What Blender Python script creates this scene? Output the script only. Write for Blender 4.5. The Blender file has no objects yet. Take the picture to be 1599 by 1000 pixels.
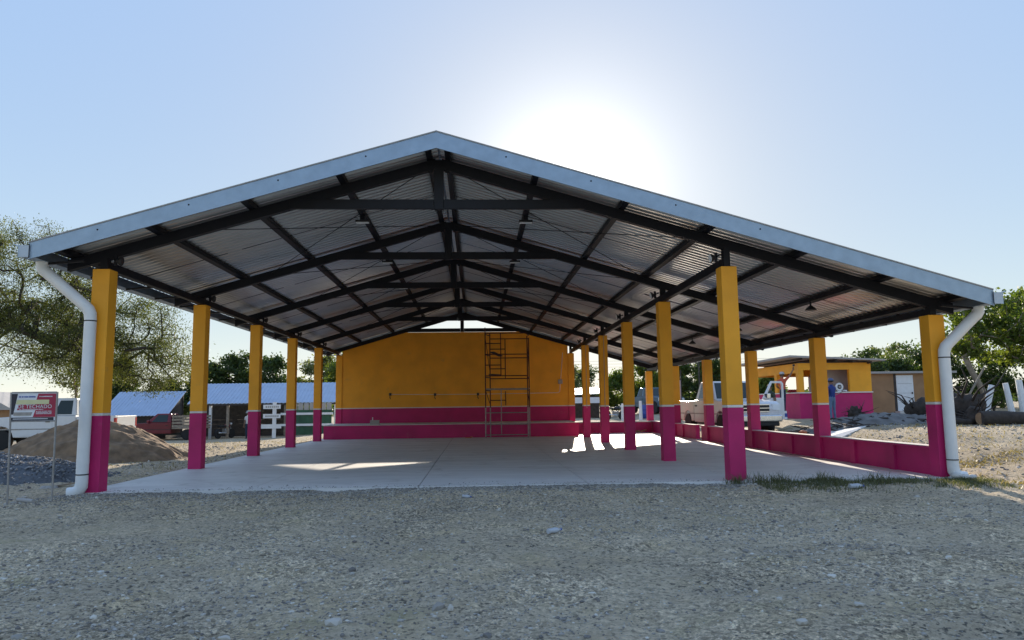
import bpy, bmesh, math, random
import numpy as np
from mathutils import Vector, Matrix
random.seed(7)
rng = np.random.default_rng(11)
scene = bpy.context.scene
COL = scene.collection

# ------------------------------------------------------------------ camera, sky, sun, exposure
cam_d = bpy.data.cameras.new('camera'); cam = bpy.data.objects.new('camera', cam_d); COL.objects.link(cam)
cam_d.sensor_fit = 'HORIZONTAL'; cam_d.sensor_width = 36; cam_d.lens = 25.698
cam_d.clip_start = 0.05; cam_d.clip_end = 4000
_r = Vector((0.998733, -0.048674, -0.012788)); _u = Vector((0.007075, -0.1158, 0.993247)); _w = Vector((0.049826, 0.992079, 0.115309))
cam.matrix_world = Matrix(((_r.x, _u.x, -_w.x, 0.1075), (_r.y, _u.y, -_w.y, -13.215), (_r.z, _u.z, -_w.z, 1.412), (0, 0, 0, 1)))
scene.camera = cam
SUN_AZ, SUN_EL = 8.0, 16.6
world = bpy.data.worlds.new('World'); scene.world = world; world.use_nodes = True
wn = world.node_tree
sky = wn.nodes.new('ShaderNodeTexSky'); sky.sky_type = 'NISHITA'; sky.sun_disc = False
sky.sun_elevation = math.radians(SUN_EL); sky.sun_rotation = math.radians(SUN_AZ)
sky.altitude = 50; sky.air_density = 1.0; sky.dust_density = 0.25; sky.ozone_density = 2.2
bg = wn.nodes['Background']; bg.inputs['Strength'].default_value = 0.10
# the photograph's exposure compresses the sky evenly: colour * luminance^(g-1), the same over the whole dome
SKY_G, SKY_K = 0.02, 1.55
bw = wn.nodes.new('ShaderNodeRGBToBW'); wn.links.new(sky.outputs[0], bw.inputs[0])
pw = wn.nodes.new('ShaderNodeMath'); pw.operation = 'POWER'; pw.inputs[1].default_value = SKY_G - 1; wn.links.new(bw.outputs[0], pw.inputs[0])
pk = wn.nodes.new('ShaderNodeMath'); pk.operation = 'MULTIPLY'; pk.inputs[1].default_value = SKY_K; wn.links.new(pw.outputs[0], pk.inputs[0])
vm = wn.nodes.new('ShaderNodeVectorMath'); vm.operation = 'SCALE'; wn.links.new(sky.outputs[0], vm.inputs[0]); wn.links.new(pk.outputs[0], vm.inputs['Scale'])
hs = wn.nodes.new('ShaderNodeHueSaturation'); hs.inputs['Saturation'].default_value = 0.88; wn.links.new(vm.outputs[0], hs.inputs['Color'])
# bright white aureole of a hazy low sun
tcw = wn.nodes.new('ShaderNodeTexCoord'); dt = wn.nodes.new('ShaderNodeVectorMath'); dt.operation = 'DOT_PRODUCT'
dt.inputs[1].default_value = (math.sin(math.radians(SUN_AZ))*math.cos(math.radians(SUN_EL)), math.cos(math.radians(SUN_AZ))*math.cos(math.radians(SUN_EL)), math.sin(math.radians(SUN_EL)))
nrm = wn.nodes.new('ShaderNodeVectorMath'); nrm.operation = 'NORMALIZE'; wn.links.new(tcw.outputs['Generated'], nrm.inputs[0]); wn.links.new(nrm.outputs[0], dt.inputs[0])
ac = wn.nodes.new('ShaderNodeMath'); ac.operation = 'ARCCOSINE'; wn.links.new(dt.outputs['Value'], ac.inputs[0])
def aureole(width, amp):
    a = wn.nodes.new('ShaderNodeMath'); a.operation = 'MULTIPLY'; a.inputs[1].default_value = -1/math.radians(width); wn.links.new(ac.outputs[0], a.inputs[0])
    b = wn.nodes.new('ShaderNodeMath'); b.operation = 'EXPONENT'; wn.links.new(a.outputs[0], b.inputs[0])
    c = wn.nodes.new('ShaderNodeMath'); c.operation = 'MULTIPLY'; c.inputs[1].default_value = amp; wn.links.new(b.outputs[0], c.inputs[0]); return c
au = wn.nodes.new('ShaderNodeMath'); au.operation = 'ADD'; wn.links.new(aureole(3.5, 4.6).outputs[0], au.inputs[0]); wn.links.new(aureole(12.0, 1.35).outputs[0], au.inputs[1])
av = wn.nodes.new('ShaderNodeVectorMath'); av.operation = 'SCALE'; av.inputs[0].default_value = (1.0, 0.985, 0.95); wn.links.new(au.outputs[0], av.inputs['Scale'])
sm_ = wn.nodes.new('ShaderNodeVectorMath'); sm_.operation = 'ADD'; wn.links.new(hs.outputs[0], sm_.inputs[0]); wn.links.new(av.outputs[0], sm_.inputs[1])
# pale haze towards the horizon, all the way round
sxyz = wn.nodes.new('ShaderNodeSeparateXYZ'); wn.links.new(nrm.outputs[0], sxyz.inputs[0])
hz = wn.nodes.new('ShaderNodeMath'); hz.operation = 'ABSOLUTE'; wn.links.new(sxyz.outputs[2], hz.inputs[0])
hm_ = wn.nodes.new('ShaderNodeMath'); hm_.operation = 'MULTIPLY'; hm_.inputs[1].default_value = -1/0.17; wn.links.new(hz.outputs[0], hm_.inputs[0])
he = wn.nodes.new('ShaderNodeMath'); he.operation = 'EXPONENT'; wn.links.new(hm_.outputs[0], he.inputs[0])
hv = wn.nodes.new('ShaderNodeVectorMath'); hv.operation = 'SCALE'; hv.inputs[0].default_value = (1.6, 1.75, 1.9); wn.links.new(he.outputs[0], hv.inputs['Scale'])
s2_ = wn.nodes.new('ShaderNodeVectorMath'); s2_.operation = 'ADD'; wn.links.new(sm_.outputs[0], s2_.inputs[0]); wn.links.new(hv.outputs[0], s2_.inputs[1])
wn.links.new(s2_.outputs[0], bg.inputs['Color'])
sun_d = bpy.data.lights.new('sun', 'SUN'); sun_d.energy = 2.9; sun_d.angle = math.radians(0.5); sun_d.color = (1.0, 0.88, 0.72)
sun = bpy.data.objects.new('sun', sun_d); COL.objects.link(sun)
_a, _e = math.radians(SUN_AZ), math.radians(SUN_EL)
sdir = Vector((math.sin(_a) * math.cos(_e), math.cos(_a) * math.cos(_e), math.sin(_e)))
sun.rotation_euler = sdir.to_track_quat('Z', 'Y').to_euler()
sun.location = sdir * 60
vs = scene.view_settings
vs.view_transform = 'Standard'; vs.look = 'None'; vs.gamma = 1; vs.use_curve_mapping = False; vs.exposure = 1.62

# ------------------------------------------------------------------ materials
MATS = {}
def mat(name, col, rough=0.7, metal=0.0, var=0.08, scale=6.0, bump=0.0, bscale=60.0, tone=None, spec=0.5, var_col=None, detail=4.0, scuff=None):
    m = bpy.data.materials.new(name); m.use_nodes = True; nt = m.node_tree; N, L = nt.nodes, nt.links
    p = N['Principled BSDF']; p.inputs['Roughness'].default_value = rough; p.inputs['Metallic'].default_value = metal
    p.inputs['Specular IOR Level'].default_value = spec
    tc = N.new('ShaderNodeTexCoord')
    nz = N.new('ShaderNodeTexNoise'); nz.inputs['Scale'].default_value = scale; nz.inputs['Detail'].default_value = detail
    L.new(tc.outputs['Object'], nz.inputs['Vector'])
    mx = N.new('ShaderNodeMix'); mx.data_type = 'RGBA'
    c = Vector(col)
    a = c * (1 - var); b = Vector(var_col) if var_col else c * (1 + var)
    mx.inputs[6].default_value = (*a, 1); mx.inputs[7].default_value = (min(b[0], 1), min(b[1], 1), min(b[2], 1), 1)
    rmp = N.new('ShaderNodeMapRange'); rmp.inputs[1].default_value = 0.3; rmp.inputs[2].default_value = 0.7
    L.new(nz.outputs[0], rmp.inputs[0]); L.new(rmp.outputs[0], mx.inputs[0])
    out = mx.outputs[2]
    if scuff:
        n3 = N.new('ShaderNodeTexNoise'); n3.inputs['Scale'].default_value = 3.2; n3.inputs['Detail'].default_value = 9; n3.inputs['Roughness'].default_value = 0.72
        L.new(tc.outputs['Object'], n3.inputs['Vector'])
        r3 = N.new('ShaderNodeMapRange'); r3.inputs[1].default_value = 0.60; r3.inputs[2].default_value = 0.70; r3.inputs[4].default_value = 0.45; L.new(n3.outputs[0], r3.inputs[0])
        m3 = N.new('ShaderNodeMix'); m3.data_type = 'RGBA'; m3.inputs[7].default_value = (*scuff, 1); L.new(r3.outputs[0], m3.inputs[0]); L.new(out, m3.inputs[6]); out = m3.outputs[2]
    if tone:
        at = N.new('ShaderNodeAttribute'); at.attribute_name = 'tone'
        m2 = N.new('ShaderNodeMix'); m2.data_type = 'RGBA'
        m2.inputs[7].default_value = (*tone, 1)
        L.new(at.outputs['Fac'], m2.inputs[0]); L.new(out, m2.inputs[6]); out = m2.outputs[2]
    L.new(out, p.inputs['Base Color'])
    if bump:
        n2 = N.new('ShaderNodeTexNoise'); n2.inputs['Scale'].default_value = bscale; n2.inputs['Detail'].default_value = 6
        L.new(tc.outputs['Object'], n2.inputs['Vector'])
        bp = N.new('ShaderNodeBump'); bp.inputs['Strength'].default_value = bump; bp.inputs['Distance'].default_value = 0.02
        L.new(n2.outputs[0], bp.inputs['Height']); L.new(bp.outputs[0], p.inputs['Normal'])
    MATS[name] = m
    return m

yellow = mat('yellow_paint', (0.88, 0.385, 0.018), 0.62, var=0.10, scale=1.3, bump=0.18, bscale=35, scuff=(0.60, 0.30, 0.06))
magenta = mat('magenta_paint', (0.50, 0.011, 0.13), 0.6, var=0.14, scale=1.4, bump=0.18, bscale=35, scuff=(0.42, 0.08, 0.16))
stripe_m = mat('white_stripe', (0.74, 0.72, 0.68), 0.6)
concrete = mat('concrete', (0.50, 0.50, 0.49), 0.75, var=0.13, scale=0.55, bump=0.18, bscale=25, detail=8)
cement = mat('pale_cement', (0.62, 0.6, 0.57), 0.8, var=0.1, scale=3, bump=0.2, bscale=40)
steel = mat('dark_steel', (0.0065, 0.0075, 0.012), 0.55, var=0.2, scale=4, spec=0.3)
galv = mat('galvanised', (0.30, 0.385, 0.48), 0.45, 0.8, var=0.08, scale=5, bump=0.05, bscale=30)
galv_l = mat('galvanised_cap', (0.42, 0.48, 0.54), 0.5, 0.5, var=0.05, scale=5)
roofm = mat('roof_zinc', (0.52, 0.50, 0.49), 0.29, 0.85, var=0.12, scale=0.8)
pvc = mat('white_pvc', (0.74, 0.75, 0.75), 0.45, var=0.05, scale=4)
black = mat('black_rubber', (0.012, 0.012, 0.013), 0.7)
white_p = mat('white_paint', (0.76, 0.77, 0.77), 0.5, var=0.06, scale=5)
blueroof = mat('pale_blue_sheet', (0.42, 0.50, 0.62), 0.45, 0.35, var=0.06, scale=2)
rust = mat('rusty_red_tube', (0.055, 0.012, 0.009), 0.7, var=0.35, scale=9)
greytube = mat('grey_tube', (0.30, 0.29, 0.28), 0.5, 0.4, var=0.2, scale=9)
wood = mat('weathered_wood', (0.30, 0.24, 0.18), 0.85, var=0.25, scale=7, bump=0.4, bscale=30)
bark = mat('bark', (0.05, 0.038, 0.03), 0.9, var=0.3, scale=8, bump=0.6, bscale=30)
palebark = mat('pale_bark', (0.26, 0.22, 0.17), 0.9, var=0.2, scale=8, bump=0.5, bscale=30)
cutwood = mat('cut_wood', (0.30, 0.18, 0.095), 0.85, var=0.2, scale=12)
whitecar = mat('white_car_paint', (0.72, 0.73, 0.74), 0.22, 0.0, var=0.03, spec=0.6)
redcar = mat('faded_red_paint', (0.17, 0.012, 0.022), 0.35, 0.0, var=0.12, scale=3)
bluecar = mat('blue_grey_paint', (0.10, 0.16, 0.22), 0.25, 0.2)
chrome = mat('chrome', (0.65, 0.66, 0.68), 0.18, 0.95)
plastic = mat('dark_plastic', (0.02, 0.02, 0.022), 0.5)
lampglass = mat('headlamp', (0.75, 0.77, 0.78), 0.1, 0.2)
redlamp = mat('tail_lamp', (0.4, 0.012, 0.012), 0.2)
mudwheel = mat('dusty_rim', (0.33, 0.29, 0.24), 0.6, 0.3)
sand = mat('sand', (0.21, 0.135, 0.078), 0.95, var=0.35, scale=3.5, bump=0.9, bscale=11)
brick = mat('ochre_render', (0.34, 0.20, 0.105), 0.85, var=0.12, scale=2, bump=0.2)
tan = mat('tan_plaster', (0.42, 0.38, 0.33), 0.85, var=0.06, scale=2)
greypl = mat('grey_plaster', (0.38, 0.36, 0.34), 0.85, var=0.06, scale=2)
green_p = mat('green_sheet', (0.03, 0.10, 0.055), 0.6, var=0.2, scale=3)
darkwood = mat('dark_planks', (0.06, 0.05, 0.045), 0.9, var=0.3, scale=5)
skin = mat('skin', (0.24, 0.13, 0.08), 0.6)
hair = mat('hair', (0.012, 0.01, 0.009), 0.7)
shirt_o = mat('orange_shirt', (0.52, 0.10, 0.055), 0.85, var=0.1)
shirt_b = mat('blue_shirt', (0.022, 0.045, 0.20), 0.85, var=0.1)
shirt_w = mat('white_shirt', (0.6, 0.58, 0.56), 0.85)
shirt_k = mat('dark_green_shirt', (0.03, 0.05, 0.04), 0.85)
jeans_d = mat('dark_jeans', (0.025, 0.04, 0.075), 0.9, var=0.15)
jeans_l = mat('light_jeans', (0.13, 0.2, 0.31), 0.9, var=0.15)
shoe = mat('dark_shoes', (0.03, 0.025, 0.02), 0.8)
capgrey = mat('grey_cap', (0.42, 0.42, 0.42), 0.85)
capblue = mat('blue_cap', (0.10, 0.13, 0.24), 0.85)
crimson = mat('crimson_print', (0.33, 0.01, 0.05), 0.45)
signwhite = mat('sign_white', (0.66, 0.68, 0.72), 0.45)
navy = mat('navy_print', (0.012, 0.014, 0.03), 0.45)
tape = mat('pale_yellow_tape', (0.62, 0.6, 0.33), 0.55)
bluebucket = mat('blue_label', (0.03, 0.08, 0.35), 0.5)
redcloth = mat('red_cloth', (0.3, 0.02, 0.02), 0.9)
orange_b = mat('orange_plastic', (0.55, 0.13, 0.03), 0.5)
rootm = mat('root_soil', (0.05, 0.038, 0.03), 0.95, var=0.35, scale=6, bump=0.8, bscale=12)
ash = mat('dark_earth', (0.16, 0.15, 0.14), 0.95, var=0.3, scale=2.5, bump=0.8, bscale=9)
bluedrum = mat('blue_drum', (0.02, 0.06, 0.30), 0.5)
stone_m = mat('gravel_stone', (0.17, 0.155, 0.14), 0.85, var=0.25, scale=20, tone=(0.66, 0.62, 0.54))
bluegrav = mat('blue_gravel', (0.11, 0.118, 0.13), 0.85, var=0.3, scale=12, tone=(0.42, 0.42, 0.43), bump=0.7, bscale=14)
litterm = mat('clear_plastic', (0.45, 0.48, 0.52), 0.25)

def glass_mat():
    m = bpy.data.materials.new('car_glass'); m.use_nodes = True
    p = m.node_tree.nodes['Principled BSDF']
    p.inputs['Base Color'].default_value = (0.03, 0.045, 0.045, 1); p.inputs['Roughness'].default_value = 0.06
    p.inputs['Specular IOR Level'].default_value = 0.35
    return m
glass = glass_mat()

def leaf_mat(name, c1, c2, trans=0.45):
    m = bpy.data.materials.new(name); m.use_nodes = True; nt = m.node_tree; N, L = nt.nodes, nt.links
    p = N['Principled BSDF']; p.inputs['Roughness'].default_value = 0.55; p.inputs['Specular IOR Level'].default_value = 0.3
    at = N.new('ShaderNodeAttribute'); at.attribute_name = 'tone'
    mx = N.new('ShaderNodeMix'); mx.data_type = 'RGBA'
    mx.inputs[6].default_value = (*c1, 1); mx.inputs[7].default_value = (*c2, 1)
    L.new(at.outputs['Fac'], mx.inputs[0]); L.new(mx.outputs[2], p.inputs['Base Color'])
    tr = N.new('ShaderNodeBsdfTranslucent')
    br = N.new('ShaderNodeMix'); br.data_type = 'RGBA'; br.blend_type = 'MULTIPLY'; br.inputs[0].default_value = 1
    br.inputs[7].default_value = (1.5, 1.45, 0.6, 1)
    L.new(mx.outputs[2], br.inputs[6]); L.new(br.outputs[2], tr.inputs['Color'])
    ms = N.new('ShaderNodeMixShader'); ms.inputs[0].default_value = trans
    L.new(p.outputs[0], ms.inputs[1]); L.new(tr.outputs[0], ms.inputs[2])
    L.new(ms.outputs[0], N['Material Output'].inputs['Surface'])
    return m
leaf_mesq = leaf_mat('mesquite_leaf', (0.05, 0.065, 0.025), (0.13, 0.15, 0.05))
leaf_dark = leaf_mat('dark_leaf', (0.03, 0.055, 0.02), (0.08, 0.12, 0.035), 0.35)
leaf_bright = leaf_mat('bright_leaf', (0.055, 0.095, 0.02), (0.15, 0.19, 0.04), 0.45)
leaf_pale = leaf_mat('pale_leaf', (0.10, 0.13, 0.06), (0.2, 0.22, 0.1), 0.45)
grass_m = leaf_mat('grass_blade', (0.07, 0.09, 0.045), (0.19, 0.19, 0.10), 0.3)
dryg = leaf_mat('dry_grass', (0.20, 0.16, 0.08), (0.34, 0.28, 0.15), 0.3)

def ground_mat():
    m = bpy.data.materials.new('dirt_ground'); m.use_nodes = True; nt = m.node_tree; N, L = nt.nodes, nt.links
    p = N['Principled BSDF']; p.inputs['Roughness'].default_value = 0.95; p.inputs['Specular IOR Level'].default_value = 0.2
    geo = N.new('ShaderNodeNewGeometry')
    def noise(s, d=6, rgh=0.6):
        n = N.new('ShaderNodeTexNoise'); n.inputs['Scale'].default_value = s; n.inputs['Detail'].default_value = d; n.inputs['Roughness'].default_value = rgh
        L.new(geo.outputs['Position'], n.inputs['Vector']); return n
    def rng_(n, a, b, sock=0):
        r = N.new('ShaderNodeMapRange'); r.inputs[1].default_value = a; r.inputs[2].default_value = b
        L.new(n.outputs[sock], r.inputs[0]); return r
    def mix(f, a, b):
        x = N.new('ShaderNodeMix'); x.data_type = 'RGBA'; L.new(f.outputs[0], x.inputs[0])
        for i, s in ((6, a), (7, b)):
            if isinstance(s, tuple): x.inputs[i].default_value = (*s, 1)
            else: L.new(s, x.inputs[i])
        return x.outputs[2]
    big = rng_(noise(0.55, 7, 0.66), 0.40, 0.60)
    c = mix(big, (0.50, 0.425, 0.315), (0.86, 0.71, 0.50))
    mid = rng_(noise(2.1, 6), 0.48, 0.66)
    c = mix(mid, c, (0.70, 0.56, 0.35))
    olive = rng_(noise(1.1, 6), 0.58, 0.72)
    c = mix(olive, c, (0.42, 0.37, 0.20))
    fine = rng_(noise(13, 8, 0.72), 0.36, 0.68)
    c = mix(fine, (0.44, 0.355, 0.245), c)
    clod = rng_(noise(24, 3, 0.5), 0.56, 0.64)
    inv = N.new('ShaderNodeMapRange'); inv.inputs[3].default_value = 1.0; inv.inputs[4].default_value = 0.4; L.new(big.outputs[0], inv.inputs[0])
    cm = N.new('ShaderNodeMath'); cm.operation = 'MULTIPLY'; L.new(clod.outputs[0], cm.inputs[0]); L.new(inv.outputs[0], cm.inputs[1])
    c = mix(cm, c, (0.11, 0.10, 0.08))
    clod2 = rng_(noise(5.5, 5, 0.65), 0.58, 0.70)
    c2m = N.new('ShaderNodeMath'); c2m.operation = 'MULTIPLY'; L.new(clod2.outputs[0], c2m.inputs[0]); c2m.inputs[1].default_value = 0.75
    c = mix(c2m, c, (0.32, 0.275, 0.195))
    vor = N.new('ShaderNodeTexVoronoi'); vor.inputs['Scale'].default_value = 26
    L.new(geo.outputs['Position'], vor.inputs['Vector'])
    sp = rng_(vor, 0.22, 0.10)
    bw = N.new('ShaderNodeSeparateColor'); L.new(vor.outputs['Color'], bw.inputs[0])
    mm = N.new('ShaderNodeMath'); mm.operation = 'MULTIPLY'; L.new(sp.outputs[0], mm.inputs[0])
    th = N.new('ShaderNodeMath'); th.operation = 'GREATER_THAN'; th.inputs[1].default_value = 0.55; L.new(bw.outputs[0], th.inputs[0])
    L.new(th.outputs[0], mm.inputs[1])
    c = mix(mm, c, (0.46, 0.46, 0.45))
    dust = rng_(noise(0.75, 7, 0.68), 0.42, 0.56)
    for sc_, lo, hi in ((30, 0.56, 1.50), (75, 0.66, 1.40)):
        v2 = N.new('ShaderNodeTexVoronoi'); v2.inputs['Scale'].default_value = sc_; L.new(geo.outputs['Position'], v2.inputs['Vector'])
        sc2 = N.new('ShaderNodeSeparateColor'); L.new(v2.outputs['Color'], sc2.inputs[0])
        mr = N.new('ShaderNodeMapRange'); mr.inputs[3].default_value = lo; mr.inputs[4].default_value = hi; L.new(sc2.outputs[1], mr.inputs[0])
        mu = N.new('ShaderNodeVectorMath'); mu.operation = 'SCALE'; L.new(c, mu.inputs[0])
        fl = N.new('ShaderNodeMix'); fl.data_type = 'FLOAT'; fl.inputs[3].default_value = 1.06   # pale dust patches bury the pebbles
        bf = N.new('ShaderNodeMath'); bf.operation = 'MULTIPLY'; bf.inputs[1].default_value = 0.85; L.new(dust.outputs[0], bf.inputs[0]); L.new(bf.outputs[0], fl.inputs[0]); L.new(mr.outputs[0], fl.inputs[2])
        L.new(fl.outputs[0], mu.inputs['Scale']); c = mu.outputs[0]
    # the attribute 'dry' carries where dry straw litter lies (right side and left yard)
    at = N.new('ShaderNodeAttribute'); at.attribute_name = 'dry'
    st = mix(rng_(noise(5, 7, .7), 0.35, 0.65), (0.25, 0.20, 0.14), (0.46, 0.375, 0.25))
    x = N.new('ShaderNodeMix'); x.data_type = 'RGBA'; L.new(at.outputs['Fac'], x.inputs[0]); L.new(c, x.inputs[6]); L.new(st, x.inputs[7])
    L.new(x.outputs[2], p.inputs['Base Color'])
    b1 = noise(9, 10, 0.75); b2 = noise(48, 4, 0.6)
    ad = N.new('ShaderNodeMath'); ad.operation = 'MULTIPLY_ADD'; ad.inputs[1].default_value = 0.35
    L.new(b2.outputs[0], ad.inputs[0]); L.new(b1.outputs[0], ad.inputs[2])
    bp = N.new('ShaderNodeBump'); bp.inputs['Strength'].default_value = 1.0; bp.inputs['Distance'].default_value = 0.06
    L.new(ad.outputs[0], bp.inputs['Height']); L.new(bp.outputs[0], p.inputs['Normal'])
    return m
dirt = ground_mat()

def slab_mat():
    m = bpy.data.materials.new('floor_concrete'); m.use_nodes = True; nt = m.node_tree; N, L = nt.nodes, nt.links
    p = N['Principled BSDF']; p.inputs['Roughness'].default_value = 0.55; p.inputs['Specular IOR Level'].default_value = 0.4
    geo = N.new('ShaderNodeNewGeometry')
    mp = N.new('ShaderNodeMapping'); mp.inputs['Scale'].default_value = (0.35, 1.3, 1); L.new(geo.outputs['Position'], mp.inputs[0])
    n = N.new('ShaderNodeTexNoise'); n.inputs['Scale'].default_value = 1.1; n.inputs['Detail'].default_value = 9; n.inputs['Roughness'].default_value = 0.62
    L.new(mp.outputs[0], n.inputs['Vector'])
    r = N.new('ShaderNodeValToRGB'); r.color_ramp.elements[0].position = 0.33; r.color_ramp.elements[1].position = 0.68
    r.color_ramp.elements[0].color = (0.66, 0.645, 0.62, 1); r.color_ramp.elements[1].color = (0.84, 0.82, 0.79, 1)
    L.new(n.outputs[0], r.inputs[0])
    n4 = N.new('ShaderNodeTexNoise'); n4.inputs['Scale'].default_value = 0.9; n4.inputs['Detail'].default_value = 10; n4.inputs['Roughness'].default_value = 0.7; n4.inputs['Distortion'].default_value = 1.2
    L.new(geo.outputs['Position'], n4.inputs['Vector'])
    r4 = N.new('ShaderNodeMapRange'); r4.inputs[1].default_value = 0.54; r4.inputs[2].default_value = 0.70; r4.inputs[4].default_value = 0.55; L.new(n4.outputs[0], r4.inputs[0])
    m4 = N.new('ShaderNodeMix'); m4.data_type = 'RGBA'; m4.inputs[7].default_value = (0.38, 0.355, 0.32, 1); L.new(r4.outputs[0], m4.inputs[0]); L.new(r.outputs[0], m4.inputs[6])
    L.new(m4.outputs[2], p.inputs['Base Color'])
    n2 = N.new('ShaderNodeTexNoise'); n2.inputs['Scale'].default_value = 30; L.new(geo.outputs['Position'], n2.inputs['Vector'])
    bp = N.new('ShaderNodeBump'); bp.inputs['Strength'].default_value = 0.15; bp.inputs['Distance'].default_value = 0.01
    L.new(n2.outputs[0], bp.inputs['Height']); L.new(bp.outputs[0], p.inputs['Normal'])
    rr = N.new('ShaderNodeMapRange'); rr.inputs[3].default_value = 0.42; rr.inputs[4].default_value = 0.7
    L.new(n.outputs[0], rr.inputs[0]); L.new(rr.outputs[0], p.inputs['Roughness'])
    return m
slabm = slab_mat()

# ------------------------------------------------------------------ mesh helpers
class MB:
    def __init__(s): s.v = []; s.f = []; s.m = []
    def add(s, verts, faces, mi=0):
        o = len(s.v); s.v.extend([tuple(map(float, q)) for q in verts])
        s.f.extend([tuple(i + o for i in fc) for fc in faces]); s.m.extend([mi] * len(faces)); return s
    def box(s, x0, x1, y0, y1, z0, z1, mi=0):
        return s.add([(x0,y0,z0),(x1,y0,z0),(x1,y1,z0),(x0,y1,z0),(x0,y0,z1),(x1,y0,z1),(x1,y1,z1),(x0,y1,z1)],
                     [(0,3,2,1),(4,5,6,7),(0,1,5,4),(1,2,6,5),(2,3,7,6),(3,0,4,7)], mi)
    def prism(s, poly, a, b, axis='y', mi=0):
        """poly in the plane across `axis`; for 'y' it is (x,z), for 'x' (y,z), for 'z' (x,y)"""
        def P(q, t):
            return {'y': (q[0], t, q[1]), 'x': (t, q[0], q[1]), 'z': (q[0], q[1], t)}[axis]
        n = len(poly)
        vs_ = [P(q, a) for q in poly] + [P(q, b) for q in poly]
        fs = [tuple(range(n)), tuple(range(2*n-1, n-1, -1))] + [(i, i+n, (i+1) % n + n, (i+1) % n) for i in range(n)]
        return s.add(vs_, fs, mi)
    def tube(s, pts, rad, n=8, mi=0, cap=True, rx=None):
        pts = [Vector(p) for p in pts]
        if not hasattr(rad, '__len__'): rad = [rad] * len(pts)
        up = Vector((0.13, 0.21, 0.97)); vs_ = []; fs = []
        for i, p in enumerate(pts):
            d = (pts[min(i+1, len(pts)-1)] - pts[max(i-1, 0)])
            if d.length < 1e-9: d = Vector((0, 0, 1))
            d.normalize()
            if i == 0:
                ax = d.cross(up)
                if ax.length < 0.2: ax = d.cross(Vector((1, 0, 0)))
            else:
                ax = ax - d * ax.dot(d)
            ax.normalize(); bx = d.cross(ax)
            for k in range(n):
                t = 2*math.pi*k/n
                vs_.append(p + (ax*math.cos(t) + bx*math.sin(t)) * rad[i])
        for i in range(len(pts)-1):
            for k in range(n):
                a = i*n+k; b = i*n+(k+1) % n
                fs.append((a, b, b+n, a+n))
        if cap:
            fs.append(tuple(range(n-1, -1, -1))); o = (len(pts)-1)*n; fs.append(tuple(range(o, o+n)))
        return s.add(vs_, fs, mi)
    def bar(s, p, q, w, h, mi=0, up=(0, 0, 1)):
        p, q = Vector(p), Vector(q); d = (q-p).normalized(); u = Vector(up)
        r = d.cross(u)
        if r.length < 1e-3: r = d.cross(Vector((1, 0, 0)))
        r.normalize(); u = r.cross(d)
        vs_ = []
        for c in (p, q):
            for a, b in ((-1,-1),(1,-1),(1,1),(-1,1)): vs_.append(c + r*(a*w/2) + u*(b*h/2))
        return s.add(vs_, [(0,3,2,1),(4,5,6,7),(0,1,5,4),(1,2,6,5),(2,3,7,6),(3,0,4,7)], mi)
    def lathe(s, prof, n=20, mi=0, M=None):
        """prof: (radius, height) pairs about z"""
        vs_ = []; fs = []
        for r_, h in prof:
            for k in range(n):
                t = 2*math.pi*k/n; v = Vector((r_*math.cos(t), r_*math.sin(t), h)); vs_.append(M @ v if M else v)
        for i in range(len(prof)-1):
            for k in range(n):
                a = i*n+k; b = i*n+(k+1) % n; fs.append((a, b, b+n, a+n))
        fs.append(tuple(range(n-1, -1, -1))); o = (len(prof)-1)*n; fs.append(tuple(range(o, o+n)))
        return s.add(vs_, fs, mi)
    def mesh(s, name, mats):
        me = bpy.data.meshes.new(name); me.from_pydata(s.v, [], s.f)
        for m in (mats if isinstance(mats, (list, tuple)) else [mats]): me.materials.append(m)
        if any(s.m): me.polygons.foreach_set('material_index', s.m)
        bm = bmesh.new(); bm.from_mesh(me); bmesh.ops.recalc_face_normals(bm, faces=bm.faces); bm.to_mesh(me); bm.free()
        me.update(); return me
    def build(s, name, mats, parent=None, smooth=False, bevel=0, loc=None, rot=None):
        return link(name, s.mesh(name, mats), parent, smooth, bevel, loc, rot)
def link(name, me, parent=None, smooth=False, bevel=0, loc=None, rot=None):
    o = bpy.data.objects.new(name, me); COL.objects.link(o)
    if parent: o.parent = parent
    if smooth:
        try: me.shade_smooth()
        except Exception: me.polygons.foreach_set('use_smooth', [True]*len(me.polygons))
        if smooth != 'all':
            try: me.set_sharp_from_angle(angle=math.radians(40))
            except Exception: pass
    if bevel:
        b = o.modifiers.new('bevel', 'BEVEL'); b.width = bevel; b.segments = 2; b.limit_method = 'ANGLE'; b.angle_limit = math.radians(35)
    if loc is not None: o.location = loc
    if rot is not None: o.rotation_euler = rot
    return o
def tag(o, label=None, cat=None, group=None, kind=None):
    if label: o['label'] = label
    if cat: o['category'] = cat
    if group: o['group'] = group
    if kind: o['kind'] = kind
    return o
def thing(name, label, cat, loc=(0, 0, 0), rz=0, group=None):
    o = bpy.data.objects.new(name, None); COL.objects.link(o); o.location = loc; o.rotation_euler = (0, 0, rz)
    o.empty_display_size = 0.3
    return tag(o, label, cat, group)
def copy_tree(o, parent=None):
    c = o.copy(); COL.objects.link(c); c.parent = parent
    for ch in list(o.children): copy_tree(ch, c)
    return c
def S(t): t = np.clip(t, 0, 1); return t*t*(3-2*t)
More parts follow.
